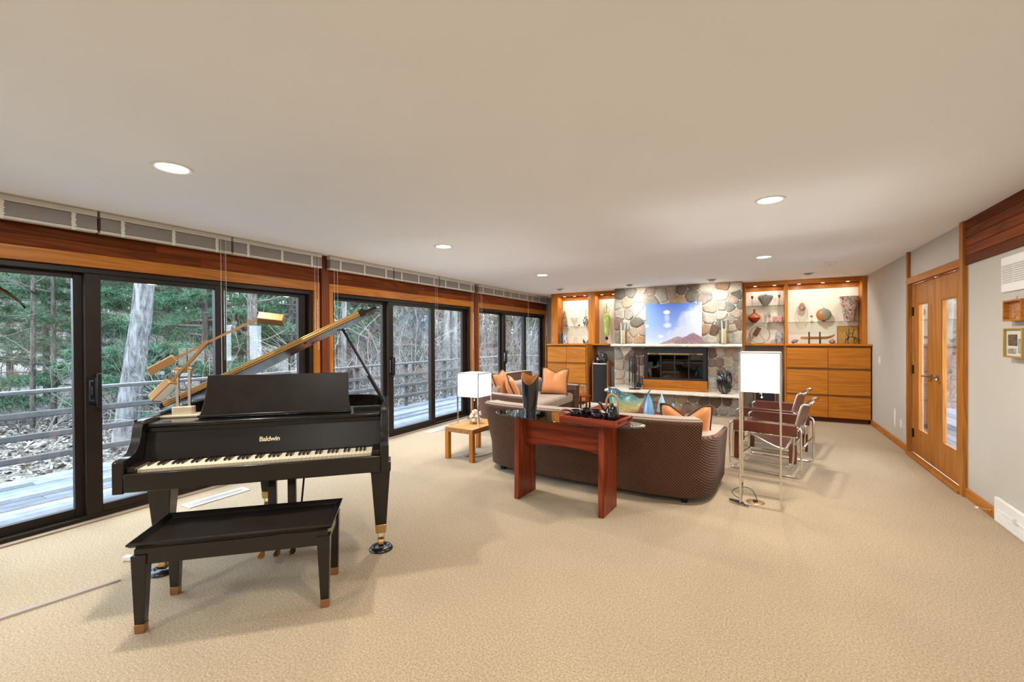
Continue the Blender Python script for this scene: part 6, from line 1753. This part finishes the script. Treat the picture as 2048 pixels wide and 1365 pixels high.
MB().box(-.055,-.001,-.13,-.118,-.105,.105).box(-.055,-.001,.118,.13,-.105,.105).box(-.055,-.001,-.118,.118,-.105,-.093).box(-.055,-.001,-.118,.118,.093,.105).build('frame', m_must, o, bevel=.002)
MB().box(-.040,-.002,-.117,.117,-.092,.092).build('mat_board', mat('mat_board', (.60,.56,.46), .7), o)
MB().box(-.043,-.0405,-.035,.085,-.02,.06).build('dark_square', tglass('dark_print', [(.4,(.03,.015,.012)),(.65,(.20,.13,.09))], 70, 1, .5), o)
MB().box(-.043,-.0405,-.095,-.05,-.07,.03).build('grey_strip', tglass('grey_print', [(.4,(.16,.15,.14)),(.6,(.45,.42,.38))], 60, 1, .5), o)
MB().box(-.043,-.0405,-.02,.09,-.075,-.04).build('small_print', bpy.data.materials['grey_print'], o)

# ---- rubber plant just beyond the left edge, two leaves reach into view
o = thing('rubber_plant', 'tall potted rubber plant with dark glossy leaves at the left edge of the picture', 'plant', (-4.11, .46, 0))
MB().lathe([(.001,.001),(.13,.001),(.17,.30),(.175,.32),(.155,.32),(.145,.28),(.001,.27)], 28).build('pot', mat('terracotta', (.36,.16,.09), .8), o, smooth=50)
MB().tube(smoothpath([(0,0,.27),(.02,.03,.8),(.0,.05,1.3),(.05,.12,1.75)],2),.014,8).build('stem', m_bark_d, o, smooth=180)
m_rub = mat('rubber_leaf', (.012,.030,.014), .2, coat=.4)
def leafmesh(L, W):
    vs = []; fs = []; n = 9
    for i in range(n):
        f = i/(n-1); w = W*math.sin(PI*f**.8)**.8+.001; z = -.18*L*f*f
        vs += [(L*f,-w,z+.012),(L*f,0,z),(L*f,w,z+.012)]
    for i in range(n-1):
        for k in range(2): fs.append((3*i+k,3*i+3+k,3*i+4+k,3*i+1+k))
    return vs, fs
vs, fs = leafmesh(.26,.052)
lm = MB()._add(vs, fs).mesh('leaf', 180); lm.materials.append(m_rub)
for i, (x, y, z, az, tl) in enumerate([(.05,.30,1.80,55,30),(.08,.30,1.86,70,22),(.05,.20,1.70,20,10),(.0,.12,1.6,160,15),(.0,.1,1.45,250,10),(.0,.06,1.3,320,20),(.0,.05,1.15,100,15),(.0,.05,1.0,200,15),(.05,.12,1.8,230,-30),(.05,.12,1.8,300,-20),(.0,.05,.85,10,15),(.02,.04,.7,140,10)]):
    l = bpy.data.objects.new('leaf', lm); COL.objects.link(l); l.parent = o; l.location = (x,y,z); l.rotation_euler = (0,R(tl),R(az))
MB().tube([(.05,.12,1.75),(.05,.30,1.80)],.004,6).tube([(.05,.12,1.76),(.08,.30,1.86)],.004,6).build('leaf_stalk', m_rub, o)
